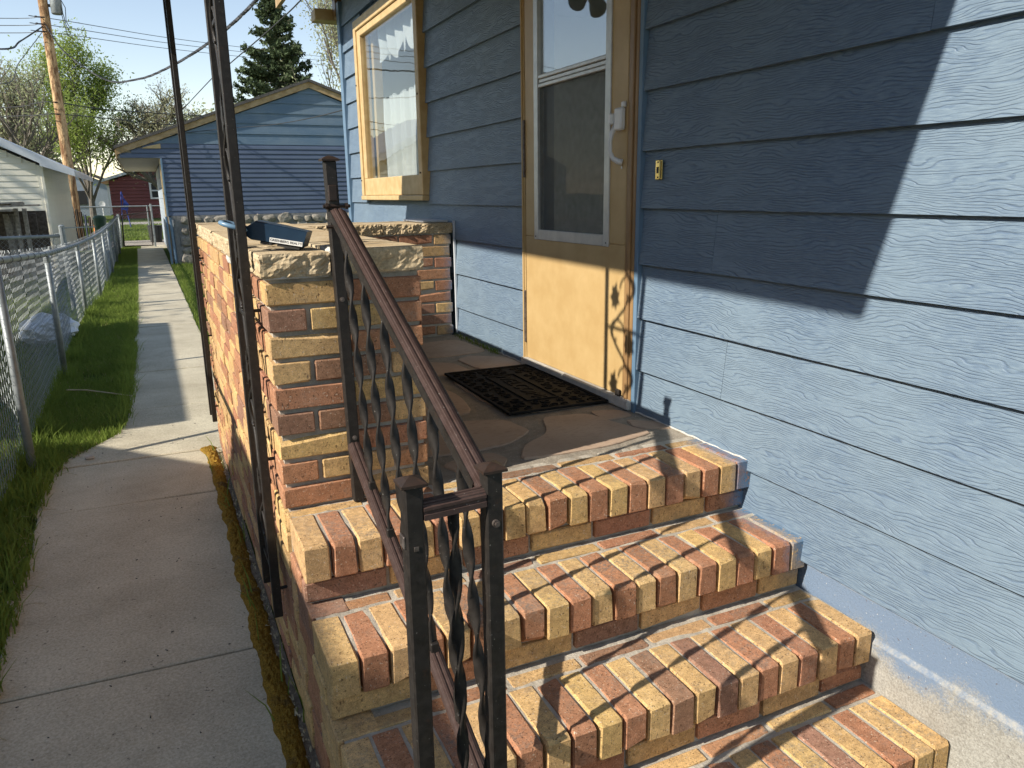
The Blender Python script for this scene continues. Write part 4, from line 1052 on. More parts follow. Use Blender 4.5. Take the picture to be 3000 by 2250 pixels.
# fieldstone base
MB().box(GX0+.06, GY-.01, 0, GX1, GY+.06, 1.112).build('stone_bed', 'cobble_mortar', gar)
def stone_mesh(sx, sy, sz, seed):
    rnd = random.Random(seed); bm = bmesh.new(); bmesh.ops.create_icosphere(bm, subdivisions=2, radius=1)
    from mathutils import noise as mn
    for v in bm.verts:
        n_ = 1+.42*mn.noise(v.co*1.3+Vector((seed*1.7, 0, 0)))+.16*mn.noise(v.co*3.3+Vector((0, seed, 0)))
        c = v.co*n_; v.co = Vector((max(-.82, min(.82, c.x))*sx, c.y*sy, max(-.82, min(.82, c.z))*sz))
    me = bpy.data.meshes.new('field_stone'); bm.to_mesh(me); bm.free(); me.materials.append(MAT['cobble']); return me
rs = random.Random(11)
for row, zc_ in enumerate((.12, .33, .55, .77, 1.0)):
    x = GX0+.16+rs.uniform(0, .1)
    while x < 3.4:
        wd = rs.uniform(.09, .21); me = stone_mesh(wd, .06, rs.uniform(.085, .15), rs.randrange(9999))
        o = bpy.data.objects.new('field_stone', me); link(o, gar); o.location = rel((x+wd*.5, GY-.02, zc_+rs.uniform(-.02, .02)), gar); o.rotation_euler = (0, rs.uniform(-.5, .5), 0)
        x += wd*1.55+.05
MB().tube([(GX0+.45, GY-.12, 0), (GX0+.45, GY-.12, .30)], .02, 8).build('vent_pipe', 'white_plastic', gar)

# ================================================================== CREAM SHED
CY = 19.2; CXR = -3.557
shed = thing('cream_shed', 'cream vinyl sided gable shed with white roof edge beside the utility pole', 'shed', (-6, 22, 0))
MB().prism([(-9.0, 0), (-9.0, 2.2), (-6.3, 3.55), (CXR-.02, 2.2), (CXR-.02, 0)], 'y', CY+.03, 25.4).build('wall_core', 'cream', shed)
k = 0; zc = .08
while zc < 3.5:
    h = .121; x1 = CXR-.03 if zc < 2.1 else CXR-.03-(zc-2.1)/.5
    MB().prism([(CY+.03, zc+.001), (CY-.002, zc), (CY-.003, zc+.006), (CY+.003, zc+.09), (CY+.009, zc+h-.004), (CY+.009, zc+h+.006), (CY+.03, zc+h)], 'x', -6.3-(max(0, 6.3-9) if 0 else 0), x1).build('siding_course', 'cream', shed)
    zc += h
zc = .08
while zc < 2.15:
    h = .121
    MB().prism([(CXR-.02, zc+.001), (CXR+.012, zc), (CXR+.013, zc+.006), (CXR+.006, zc+.09), (CXR+.001, zc+h-.004), (CXR+.001, zc+h+.006), (CXR-.02, zc+h)], 'y', CY+.06, 25.4).build('side_course', 'cream', shed)
    zc += h
MB().bbox(CXR-.035, CY-.03, .05, CXR+.02, CY+.055, 2.215, .004).box(CXR-.10, CY-.014, .05, CXR-.036, CY-.006, 2.215).build('corner_post', 'cream', shed)
MB().prism([(-2.95, 1.985), (-2.95, 2.10), (-6.3, 3.80), (-6.3, 3.66), (-3.56, 2.25), (-3.56, 2.20)], 'y', CY-.28, CY-.25).build('rake_fascia', 'white_metal', shed)
MB().prism([(-2.952, 2.03), (-2.96, 2.115), (-6.3, 3.82), (-6.3, 3.70)], 'y', CY-.249, 25.7).build('roof', 'white_metal', shed)
MB().prism([(-2.95, 1.985), (-2.95, 2.03), (-3.53, 2.24), (-3.53, 2.19)], 'y', CY-.248, 25.6).build('soffit', 'white_metal', shed)
# derelict timber shelter against the shed
sh_ = thing('timber_shelter', 'rickety grey timber lean-to with rotten boards in front of the cream shed', 'shelter', (-4.4, 17.0, 0))
for x0, x1, z, dz in ((-5.6, -3.70, 1.40, .06), (-5.6, -3.45, 1.36, .05), (-5.6, -3.86, 1.29, .04)):
    V = [(x0, 16.9, z), (x1, 16.8, z+dz), (x1, 16.5, z+dz), (x0, 16.5, z), (x0, 16.9, z+.03), (x1, 16.8, z+dz+.03), (x1, 16.5, z+dz+.03), (x0, 16.5, z+.03)]
    MB().add(V, [(0, 1, 2, 3), (7, 6, 5, 4), (0, 4, 5, 1), (1, 5, 6, 2), (2, 6, 7, 3), (3, 7, 4, 0)]).build('roof_board', 'old_wood', sh_)
MB().box(-5.6, 16.6, 1.42, -3.9, 18.6, 1.47).build('roof_deck', 'old_wood', sh_)
for x in (-3.87, -3.735): MB().bbox(x-.035, 17.0, 0, x+.035, 17.07, 1.37, .006).build('post', 'old_wood', sh_)
MB().box(-5.6, 18.5, 0, -3.55, 18.6, 1.3).build('back_board', 'dark_wood', sh_)
for i, x in enumerate((-4.05, -3.95)): MB().prism([(x, .0), (x+.1, .0), (x+.09, .5), (x+.12, .52), (x+.06, .9), (x+.09, 1.0), (x+.03, 1.27), (x-.05, 1.27), (x-.03, .6)], 'y', 17.1+.05*i, 17.14+.05*i).build('rotten_board', 'old_wood', sh_)
for x0, z0 in ((-3.72, .85), (-3.68, .3)): MB().bbox(x0, 17.3, z0, x0+.13, 17.36, z0+.42, .01).build('side_board', 'dark_wood', sh_)

# ================================================================== CHAIN LINK FENCES
def link_mesh(m, P, Q, z0a, z1a, z0b, z1b, cell=.057, rad=.0016, barbs=True, bulge=0.0):
    """woven diamond mesh between two posts: vertical zigzag wires, 3-sided"""
    P, Q = Vector((*P, 0)), Vector((*Q, 0)); d = Q-P; L = d.length; d.normalize(); nrm = Vector((-d.y, d.x, 0))
    n = int(L/cell)
    for i in range(n):
        s_ = i*cell; t = s_/L; z0 = z0a+(z0b-z0a)*t; z1 = z1a+(z1b-z1a)*t
        nz = int((z1-z0)/cell); pts = []
        bo = bulge*math.sin(t*9+2)
        for k in range(nz+1):
            side = (k+i) % 2; zz = z0+(z1-z0)*k/nz
            bb = nrm*(bulge*math.sin(zz*5+s_*3)*.6+bo*(1-zz/max(.1, z1))*.6)
            pts.append(P+d*(s_+cell*(side+random.uniform(-.04, .04)))+bb+nrm*(.0022 if (k//1) % 2 else -.0022)+Vector((0, 0, zz)))
        if barbs: pts.append(pts[-1]+Vector((random.uniform(-.01, .01), random.uniform(-.015, .015), .022)))
        m.tube(pts, rad, 3, cap=False)
FP = [(-2.50, 3.3, 1.26), (-2.50, 5.15, 1.195), (-2.51, 7.67, 1.075), (-2.56, 9.6, 1.0), (-2.55, 11.39, .955), (-2.47, 13.37, .955), (-2.44, 15.61, .955), (-2.45, 17.96, .95), (-2.45, 20.9, .96), (-2.46, 23.9, .98), (-2.46, 27.05, 1.0)]
fence = thing('chain_link_fence', 'long galvanised chain link fence running beside the sidewalk', 'fence', (-2.5, 12, 0))
MB().tube([(x+.0, y, z) for x, y, z in FP], .021, 8).build('top_rail', 'galv', fence, smooth=True)
wm = MB()
for a, b in zip(FP, FP[1:]):
    near = b[1] < 12
    link_mesh(wm, (a[0]-.026, a[1]), (b[0]-.026, b[1]), .05, a[2]+.03, .05, b[2]+.03, cell=.031 if near else .038, rad=.0014 if near else .0017, bulge=.010)
wo_ = wm.build('wire_mesh', 'link', fence); wo_['kind'] = 'stuff'
for i, (x, y, z) in enumerate(FP):
    if i in (0, 3): continue
    bx = x+(.05 if i == 1 else 0); by = y-(.26 if i == 1 else 0)
    fpo = MB().tube([(bx, by, -.05), (x, y, z-.005)], .024, 8).build('post', 'galv', fence, smooth=True)
    MB().tube([(x, y, z-.07), (x, y, z-.03)], .027, 8).build('clamp', 'galv', fpo)
for a, b in zip(FP[1:5], FP[2:6]):        # tie wires round the rail
    n = 7
    for k in range(n):
        t = (k+.4)/n; p = Vector(a).lerp(Vector(b), t); P = [(p.x+.024*math.cos(q), p.y+.006*q*.2, p.z+.024*math.sin(q)-(.0 if q < 5 else .0)) for q in [i*.7 for i in range(10)]]
        MB().tube(P, .0022, 4).build('tie_wire', 'wire_grey', fence)
f2 = thing('cross_fence', 'chain link fence with tall corner post crossing the neighbouring lawn', 'fence', (-4.2, 12.33, 0))
MB().tube([(-2.76, 12.33, -.05), (-2.77, 12.33, 1.16)], .038, 10).lathe([(.04, 0), (.04, .02), (.01, .035)], (-2.77, 12.33, 1.15), 10).build('corner_post', 'galv', f2, smooth=False)
MB().tube([(-2.80, 12.33, 1.035), (-7.2, 12.33, .99)], .022, 8).build('top_rail', 'galv', f2, smooth=True)
wm = MB(); link_mesh(wm, (-7.2, 12.36), (-2.8, 12.36), .05, 1.0, .05, 1.05, .035, .002); q = wm.build('wire_mesh', 'link', f2); q['kind'] = 'stuff'
for x in (-4.9, -7.1): MB().tube([(x, 12.33, -.05), (x, 12.33, 1.0)], .026, 8).build('post', 'galv', f2)
MB().tube([(-2.74, 12.35, 1.14), (-2.47, 14.33, 1.08)], .010, 6).tube([(-2.83, 12.33, .7), (-2.90, 12.34, .95), (-2.86, 12.34, 1.06), (-2.80, 12.33, 1.07)], .006, 6).build('brace_rod', 'galv', f2)
# gate and alley fence
gate = thing('chain_link_gate', 'dark chain link gate at the end of the sidewalk', 'gate', (-2.0, 27.1, 0))
GA = MB()
GA.tube([(-2.42, 27.1, .06), (-2.38, 27.1, 1.0), (-1.56, 27.1, 1.12), (-1.60, 27.1, .06), (-2.42, 27.1, .06)], .024, 8).build('gate_frame', 'iron', gate)
wm = MB(); link_mesh(wm, (-2.4, 27.12), (-1.58, 27.12), .08, .98, .08, 1.1, .04, .0028, False); q = wm.build('wire_mesh', 'link_dark', gate); q['kind'] = 'stuff'
MB().tube([(-1.53, 27.1, 0), (-1.53, 27.1, 1.34)], .03, 8).build('gate_post', 'galv', gate); MB().tube([(-2.47, 27.1, 0), (-2.47, 27.1, 1.05)], .03, 8).build('gate_post', 'galv', gate)
af = thing('alley_fence', 'chain link fence on the far side of the gravel alley', 'fence', (-2, 33, 0))
MB().tube([(-8, 33, 1.22), (-1.0, 33, 1.22), (4, 33, 1.22)], .024, 8).build('top_rail', 'galv', af)
wm = MB(); link_mesh(wm, (-6, 33.03), (.6, 33.03), .05, 1.2, .05, 1.2, .055, .0032, True); q = wm.build('wire_mesh', 'link_dark', af); q['kind'] = 'stuff'
for x in (-6.5, -4.1, -1.62, .8): MB().tube([(x, 33, 0), (x, 33, 1.25)], .03, 8).build('post', 'galv', af)

# ================================================================== SMALL YARD THINGS
tc = thing('trash_can', 'black ribbed plastic trash can beyond the gate', 'trash can', (-1.46, 29.9, .012))
prof = [(.175, 0), (.19, .02), (.235, .54), (.25, .55), (.25, .585), (.235, .585), (.22, .55), (.20, .1), (.0, .08)]
MB().lathe(prof, (-1.46, 29.9, .012), 20).build('body', 'bin_black', tc, smooth=False); tcb = [c for c in tc.children][0]
for k in range(10):
    a = 2*math.pi*k/10; MB().tube([(-1.46+.183*math.cos(a), 29.9+.183*math.sin(a), .05), (-1.46+.228*math.cos(a), 29.9+.228*math.sin(a), .52)], .010, 5).build('rib', 'bin_black', tcb)
gb = thing('green_bin', 'green lidded plastic bin standing beside the utility pole', 'bin', (-2.95, 26, 0))
MB().lathe([(.14, .0), (.15, .02), (.17, .92), (.17, .93)], (-2.95, 26, .0), 14).build('body', 'bin_green', gb)
MB().lathe([(.18, .931), (.18, .97), (.13, 1.03), (.02, 1.05)], (-2.95, 26, .0), 14).build('lid', 'bin_green', gb)
pile = thing('scrap_boards', 'dark scrap boards and an orange plank leaning behind the cream shed', 'boards', (-3.35, 26.6, 0))
for i in range(7):
    x = -3.62+.085*i; MB().tube([(x, 26.6, 0), (x-.05+.02*i, 26.7, 1.3-.08*i)], .04, 4).build('board', 'dark_wood' if i % 3 else 'vinyl_navy', pile)
MB().tube([(-3.2, 26.4, 0), (-3.12, 26.5, .75)], .03, 4).build('board', 'orange', pile)
bag = bmesh.new(); bmesh.ops.create_icosphere(bag, subdivisions=4, radius=1)
from mathutils import noise as mnz
for v in bag.verts:
    n_ = 1+.25*mnz.noise(v.co*2.2)+.12*mnz.noise(v.co*5.5)+.06*mnz.noise(v.co*12); c = v.co*n_
    v.co = Vector((c.x*.27, c.y*.3, max(-.9, c.z)*.17))
me = bpy.data.meshes.new('plastic_bag'); bag.to_mesh(me); bag.free(); me.materials.append(MAT['bag'])
bo = bpy.data.objects.new('plastic_bag', me); bo.location = (-2.80, 9.55, .155); COL.objects.link(bo); tag(bo, 'crumpled white plastic sheet lying in the grass behind the fence', 'plastic bag')
stk = MB().tube([(-2.42, 6.74, .075), (-2.28, 6.68, .07), (-2.1, 6.52, .06), (-1.93, 6.42, .036)], [.006, .0055, .005, .004], 6).build('twig', 'straw'); tag(stk, 'pale dry twig lying from the grass onto the sidewalk', 'twig')
for i, (x, y, s_) in enumerate(((-2.17, 4.98, .025), (-2.345, 3.2, .02), (-2.33, 2.6, .017))):
    me = stone_mesh(s_*1.2, s_*.9, s_*.6, 40+i); me.name = 'pebble'; me.materials[0] = MAT['pebble']
    o = bpy.data.objects.new('pebble', me); o.location = (x, y, .021+s_*.42); COL.objects.link(o); tag(o, ['pale pebble at the bend of the sidewalk edge', 'small pale stone at the grass edge of the wide walk slab', 'tiny pale stone by the long sidewalk crack'][i], 'pebble')

# ================================================================== UTILITY POLE AND WIRES
pole = thing('utility_pole', 'weathered wooden utility pole with grey transformer behind the cream shed', 'utility pole', (-3.86, 30, 0))
pp = [(-3.82+(-.05)*t, 30, 8.6*t-.1*(t == 0)) for t in [i/14 for i in range(15)]]
MB().tube(pp, [.165-.03*i/14 for i in range(15)], 14).build('pole', 'pole_wood', pole, smooth=True)
TX = -3.50
MB().lathe([(.0, 0), (.14, .0), (.165, .03), (.17, .75), (.14, .82), (.05, .84)], (TX, 29.9, 7.2), 20).build('transformer', 'galv', pole, smooth=True); trf = [c for c in pole.children if c.name.startswith('transformer')][0]
MB().box(-3.75, 29.95, 7.42, -3.62, 30.02, 7.5).box(-3.75, 29.95, 7.8, -3.62, 30.02, 7.88).build('bracket', 'iron', trf)
for z_ in (7.07, 6.87, 6.65, 4.54, 4.18): MB().tube([(-3.86, 29.80, z_), (-4.10 if z_ > 5 else -3.9, 29.8, z_)], .022, 6).lathe([(.03, -.02), (.045, .0), (.03, .03)], (-4.10 if z_ > 5 else -3.9, 29.8, z_), 8).build('insulator', 'iron', pole)
MB().tube([(-3.38, 29.8, 7.7), (-3.25, 29.8, 7.4), (-3.28, 29.8, 7.0), (-3.22, 29.8, 6.85)], .012, 5).tube([(-3.40, 29.8, 7.6), (-3.32, 29.8, 7.1), (-3.30, 29.8, 6.9), (-3.20, 29.8, 6.62)], .012, 5).tube([(-3.42, 29.8, 7.6), (-3.36, 29.8, 7.05), (-3.30, 29.8, 6.6), (-3.1, 29.8, 6.45)], .012, 5).build('drop_leads', 'wire', trf)
MB().bbox(-4.75, 31, 3.45, -4.64, 31.1, 3.85, .01).build('meter_box', 'white_metal', pole) if False else None
def curve_pts(L, n=10):
    P = [Vector(p) for p in L]; out = []
    for i in range(len(P)-1):
        p0 = P[max(i-1, 0)]; p1 = P[i]; p2 = P[i+1]; p3 = P[min(i+2, len(P)-1)]
        for k in range(n):
            t = k/n; out.append(.5*((2*p1)+(p2-p0)*t+(2*p0-5*p1+4*p2-p3)*t*t+(3*p1-p0-3*p2+p3)*t**3))
    return out+[P[-1]]
def cable(name, label, L, r_, mat='wire', twist=False):
    P = curve_pts(L, 10); m = MB()
    if twist:
        P = curve_pts(L, 170)
        for off in (0, 2.1, 4.2): m.tube([p+Vector((math.cos(i*.62+off), 0, math.sin(i*.62+off)))*r_*1.05 for i, p in enumerate(P)], r_*.85, 3)
    else: m.tube(P, r_, 5)
    return tag(m.build(name, mat), label, 'cable')
cable('service_drop', 'thick twisted black service cable swooping from the pole to the house', [(-3.86, 29.8, 6.85), (-3.31, 27.5, 5.73), (-2.25, 24.0, 4.57), (-1.51, 20.0, 4.1), (-.98, 17.0, 3.95), (-.55, 13.0, 3.76), (-.25, 10.0, 3.74), (-.05, 7.2, 3.85)], .013, 'wire', True)
G3 = 'three grey conductors at the pole top'
for lab, dz, yo in (('topmost grey power line running from the pole top', 0, 0), ('middle grey power line of the three at the pole top', -.205, .1), ('lowest grey power line of the three at the pole top', -.42, .2)):
    cable('power_line', lab, [(-16, 30+yo, 6.4+dz), (-5.09, 30, 6.99+dz), (-4.02, 29.8, 7.07+dz), (-.2, 38, 8.15+dz*1.05), (4.2, 45, 9.1+dz*1.1), (9.3, 52, 10.05+dz*1.15), (20, 66, 12+dz)], .012, 'wire_grey')
cable('communication_line', 'upper black telephone line crossing the middle of the pole', [(-14, 36, 4.2), (-5.86, 33, 4.63), (-4.68, 31, 4.6), (-3.9, 29.8, 4.55), (-2.35, 34, 4.76), (1.5, 40, 5.19), (9, 52, 6.2)], .018)
cable('communication_line', 'lower black telephone line crossing the middle of the pole', [(-14, 36, 3.9), (-5.91, 33, 4.33), (-4.73, 31, 4.23), (-3.87, 29.8, 4.19), (-2.39, 34, 4.44), (0, 40, 4.76), (9, 52, 5.6)], .018)
cable('service_drop', 'black twisted service cable leaving the pole towards the cream shed side', [(-3.95, 29.8, 6.8), (-4.13, 25, 5.57), (-4.05, 20, 4.57), (-4.6, 9, 3.0)], .012, 'wire', True)
cable('guy_wire', 'thin black wire slanting steeply down from the pole over the cream shed', [(-3.95, 29.8, 6.68), (-4.24, 25, 5.05), (-4.4, 22, 4.12), (-4.9, 9.4, 3.1)], .011)
cable('roof_cable', 'thin black cable from the garage roof edge up to the house', [(-1.11, 19.6, 3.0), (-.38, 15, 3.53), (-.26, 13, 3.5), (.07, 9, 3.56), (.1, 7, 3.7)], .008)
cable('gable_cable', 'thin dark cable drooping across the blue garage gable', [(-1.0, 19.5, 2.9), (.24, 19, 3.02), (.3, 13, 2.62), (.22, 8, 2.36), (.15, 7, 2.42)], .006)

# ================================================================== RED HOUSE AND FAR THINGS
red = thing('red_house', 'maroon sided house with white window across the far street', 'house', (2, 68, 0))
RYh = 66
MB().prism([(-3.9, 0), (-3.9, 2.75), (3.0, 4.9), (9.9, 2.75), (9.9, 0)], 'y', RYh+.1, 76).build('wall_core', 'red', red)
zc = .3
while zc < 3.6:
    xl = -3.92 if zc < 2.6 else -3.92+(zc-2.6)*3.2
    MB().prism([(RYh+.10, zc), (RYh+.02, zc+.01), (RYh+.08, zc+.24), (RYh+.10, zc+.24)], 'x', xl, 9.9).build('siding_course', 'red', red); zc += .25
V = [(-4.5, RYh-.4, 2.66), (3.0, RYh-.4, 5.02), (3.0, RYh-.4, 5.24), (-4.5, RYh-.4, 2.86), (-4.5, 76.4, 2.66), (3.0, 76.4, 5.02), (3.0, 76.4, 5.24), (-4.5, 76.4, 2.86)]
MB().add(V, [(0, 1, 2, 3), (7, 6, 5, 4), (3, 2, 6, 7), (0, 3, 7, 4), (0, 4, 5, 1)]).build('roof', 'white_metal', red)
V = [(10.5, RYh-.4, 2.66), (3.0, RYh-.4, 5.02), (3.0, RYh-.4, 5.24), (10.5, RYh-.4, 2.86), (10.5, 76.4, 2.66), (3.0, 76.4, 5.02), (3.0, 76.4, 5.24), (10.5, 76.4, 2.86)]
MB().add(V, [(3, 2, 1, 0), (4, 5, 6, 7), (7, 6, 2, 3), (1, 5, 4, 0)]).build('roof', 'white_metal', red)
wd = bpy.data.objects.new('window', None); link(wd, red); wd.location = rel((-.4, RYh, 1.5), red)
for a in ((-1.22, 1.42, -1.08, 2.66), (.2, 1.42, .34, 2.66), (-1.079, 2.54, .199, 2.66), (-1.079, 1.42, .199, 1.54), (-1.079, 2.0, .199, 2.1)): MB().box(a[0], RYh-.06, a[1], a[2], RYh+.05, a[3]).build('window_frame', 'white_plastic', wd)
MB().box(-1.09, RYh-.0, 1.5, .21, RYh+.04, 2.6).build('window_pane', 'ink', wd)
hedge = []
gh = thing('grey_house', 'pale grey house half hidden behind the leafy tree trunks', 'house', (-9, 80, 0))
MB().prism([(-16, 0), (-16, 2.9), (-10, 5.2), (-4.6, 2.9), (-4.6, 0)], 'y', 80, 90).build('wall', 'grey_wall', gh)
MB().prism([(-16.6, 2.75), (-10, 5.3), (-4.0, 2.75), (-4.0, 3.0), (-10, 5.6), (-16.6, 3.0)], 'y', 79.5, 90.5).build('roof', 'shingle', gh)
MB().box(-7.5, 79.9, 1.0, -6.3, 79.99, 2.2).build('window', 'ink', gh)
ch = thing('folding_chair', 'bright blue folding lawn chair on the far lawn before the red house', 'chair', (-2.65, 45, 0))
MB().tube([(-2.85, 45, 0), (-2.72, 45.2, 1.85)], .03, 5).tube([(-2.45, 45, 0), (-2.70, 45.2, 1.85)], .03, 5).build('frame', 'blue_cloth', ch)
MB().prism([(-2.76, .95), (-2.5, .9), (-2.42, 1.2), (-2.6, 1.5)], 'y', 44.9, 44.95).build('seat', 'blue_cloth', ch)
sd = thing('satellite_dish', 'small white dish standing on the far lawn left of the red house', 'dish', (-4.2, 58, 0))
MB().tube([(-4.2, 58, 0), (-4.2, 58, .9)], .03, 6).build('mast', 'white_plastic', sd)
MB().lathe([(.05, 0), (.3, .05), (.42, .12), (.40, .13), (.05, .03)], (0, 0, 0), 16)
V = []; Fc = []
for i in range(5):
    for k in range(16):
        a = 2*math.pi*k/16; r_ = .05*i+.01; V.append((-4.2+r_*math.cos(a)*.9, 57.9-.5*r_*r_, 1.15+r_*math.sin(a)))
for i in range(4):
    for k in range(16): Fc.append((i*16+k, i*16+(k+1) % 16, i*16+16+(k+1) % 16, i*16+16+k))
dsh = MB().add(V, Fc).build('reflector', 'white_plastic', sd); dsh.modifiers.new('thick', 'SOLIDIFY').thickness = .02

# ================================================================== TREES
def leaf_cloud(P, size, rng, jitter=.5, flat=False):
    n = len(P); a = rng.normal(size=(n, 3)); a /= np.linalg.norm(a, axis=1)[:, None]
    b = rng.normal(size=(n, 3)); b -= a*(a*b).sum(1)[:, None]; b /= np.linalg.norm(b, axis=1)[:, None]
    s_ = size*(1+jitter*rng.uniform(-1, 1, n))[:, None]
    V = np.stack([P-a*s_, P+b*s_*.45, P+a*s_, P-b*s_*.45], 1).reshape(-1, 3)
    F = np.arange(4*n).reshape(-1, 4); return V, F
def np_mesh(name, V, F, mat, parent, origin):
    me = bpy.data.meshes.new(name); me.vertices.add(len(V)); me.vertices.foreach_set('co', (V-np.array(origin)).astype(np.float32).ravel())
    k = F.shape[1]; me.loops.add(F.size); me.loops.foreach_set('vertex_index', F.astype(np.int32).ravel())
    me.polygons.add(len(F)); me.polygons.foreach_set('loop_start', np.arange(0, F.size, k, dtype=np.int32)); me.polygons.foreach_set('loop_total', np.full(len(F), k, dtype=np.int32))
    me.update(calc_edges=True); me.materials.append(MAT[mat]); o = bpy.data.objects.new(name, me); return link(o, parent)
def broad_tree(label, base, H, spread, mat, seed, leaves, lsize, trunk_r, twigs=True, fork=.22, lean=0.0, shape=1.0, bark='bark', clump=.28, cover=None):
    rnd = random.Random(seed); rng = np.random.default_rng(seed); t = thing('broadleaf_tree', label, 'tree', base)
    m = MB(); tips = []
    def grow(p, d, L, r_, lev):
        n = 4; pts = [p]; dd = d.copy()
        for i in range(n):
            dd = (dd+Vector((rnd.uniform(-.18, .18), rnd.uniform(-.18, .18), rnd.uniform(-.05, .16)))*(.5+.25*lev)).normalized()
            pts.append(pts[-1]+dd*L/n)
        m.tube(pts, [r_*(1-.45*i/n) for i in range(n+1)], 7 if lev < 2 else (5 if lev == 2 else 3), cap=False)
        if lev >= 2: tips.extend(pts[1:])
        if lev >= 4: return
        kids = {0: 6, 1: 5, 2: 4, 3: 3}[lev]
        for k in range(kids):
            t_ = rnd.uniform(.35 if lev else .45, 1.0); q = pts[min(n, int(t_*n))]
            az = rnd.uniform(0, 2*math.pi); out = rnd.uniform(.45, .95)*shape
            side = Vector((math.cos(az), math.sin(az), 0))
            nd = (dd*(1-.35*out)+side*out+Vector((0, 0, .22))).normalized()
            grow(q, nd, L*rnd.uniform(.5, .72), r_*.5, lev+1)
    b = Vector(base); th = H*fork; tp = [b+Vector((0, 0, -.05)), b+Vector((lean*.3, 0, th*.5)), b+Vector((lean*.7, .05, th))]
    m.tube(tp, [trunk_r*1.25, trunk_r, trunk_r*.9], 9, cap=False)
    top = tp[-1]
    grow(top, Vector((lean*.1, 0, 1)), (H-th)*.50, trunk_r*.85, 0)
    for k in range(4):
        az = k*1.6+rnd.uniform(0, 1); grow(top-Vector((0, 0, rnd.uniform(0, th*.3))), Vector((math.cos(az)*.7*shape, math.sin(az)*.7*shape, .75)).normalized(), (H-th)*.44, trunk_r*.55, 1)
    T = np.array([tuple(q) for q in tips])
    # fit the grown crown to the wanted height and spread
    c = np.array(base); sx = spread/np.percentile(np.abs(T[:, 0]-c[0]), 97); sz = (H-th)/max(.1, (T[:, 2]-c[2]-th).max())
    def fit(V):
        V = np.array(V, float); a = np.clip((V[:, 2]-c[2]-th*.6)/(th*.6), 0, 1)
        V[:, 0] = c[0]+(V[:, 0]-c[0])*(1+(sx-1)*a); V[:, 1] = c[1]+(V[:, 1]-c[1])*(1+(sx-1)*a)
        hi = V[:, 2] > c[2]+th; V[hi, 2] = c[2]+th+(V[hi, 2]-c[2]-th)*sz; return V
    m.v = [tuple(v) for v in fit(m.v)]; T = fit(T)
    m.build('trunk', bark, t)
    idx = rng.integers(0, len(T), leaves); P = T[idx]+rng.normal(size=(leaves, 3))*clump
    if cover is not None: P = P[cover(P, rng)]
    V, F = leaf_cloud(P, lsize, rng); np_mesh('crown', V, F, mat, t, base)
    return t
broad_tree('tall fresh green maple behind the utility pole', (-4.1, 45, 0), 9.5, 1.95, 'leaf_green', 3, 26000, .062, .16, fork=.16, clump=.30, shape=.8)
broad_tree('sparse grey budding tree behind the cream shed roof', (-6.6, 40, 0), 7.4, 1.9, 'leaf_bud', 5, 5200, .055, .15, fork=.3, clump=.2)
broad_tree('nearly bare spreading tree behind the left end of the garage roof', (-.7, 45, 0), 7.4, 2.5, 'leaf_far', 8, 7500, .055, .2, fork=.3, clump=.2, shape=1.15)
broad_tree('pale sparsely leaved tree beyond the house corner', (7.2, 34, 0), 10.5, 2.1, 'leaf_bud', 12, 9000, .06, .16, fork=.2, clump=.3)
broad_tree('bushy yellow green tree low behind the garage', (3.0, 56, 0), 7.2, 3.2, 'leaf_bud', 15, 5000, .12, .2, fork=.2, clump=.45)
broad_tree('hazy pale green tree standing far behind the cream shed', (-9.5, 62, 0), 8.5, 4.5, 'leaf_far', 18, 6500, .14, .22, fork=.2, clump=.5)
broad_tree('broad green tree on the neighbouring lot, mirrored in the door glass', (-14, 14, 0), 8.5, 3.6, 'leaf_green', 23, 9000, .12, .22, fork=.2, clump=.5)
def spruce(label, base, H, rad, seed):
    rnd = random.Random(seed); rng = np.random.default_rng(seed); t = thing('spruce_tree', label, 'tree', base); b = Vector(base)
    m = MB(); m.tube([b, b+Vector((0, 0, H*.5)), b+Vector((.05, 0, H))], [.2, .12, .02], 7)
    pts = []; sz = []
    z = H*.12
    while z < H-.1:
        f = 1-z/H; L = rad*(f**.8)*1.05+.1; nb_ = 11 if f > .25 else 7
        for k in range(nb_):
            az = rnd.uniform(0, 2*math.pi); l = L*rnd.uniform(.62, 1.12)
            d = Vector((math.cos(az), math.sin(az), 0)); P = []
            for i in range(7):
                s_ = i/6; P.append(b+Vector((0, 0, z))+d*l*s_+Vector((0, 0, -.24*l*s_+.30*l*s_*s_*s_)))
            m.tube(P, [.03*(1-.8*i/6) for i in range(7)], 3, cap=False)
            for i in range(int(16+46*l)):
                s_ = rnd.random()**.7; q = b+Vector((0, 0, z))+d*l*s_+Vector((0, 0, -.24*l*s_+.30*l*s_**3-.05*rnd.random()))
                w_ = .30*l*(1-s_*.75)*.6; side = Vector((-d.y, d.x, 0))*rnd.uniform(-1, 1)*w_
                pts.append(tuple(q+side+Vector((0, 0, rnd.uniform(-.13, .03)))))
        z += .21+.12*f
    m.build('trunk', 'bark', t); P = np.array(pts)
    P = np.concatenate([P, P+rng.normal(size=P.shape)*.05])
    V, F = leaf_cloud(P, .085, rng, .5); np_mesh('crown', V, F, 'needle', t, base); return t
spruce('tall dark blue-green spruce rising behind the garage roof', (4.75, 40, 0), 11.3, 3.5, 4)

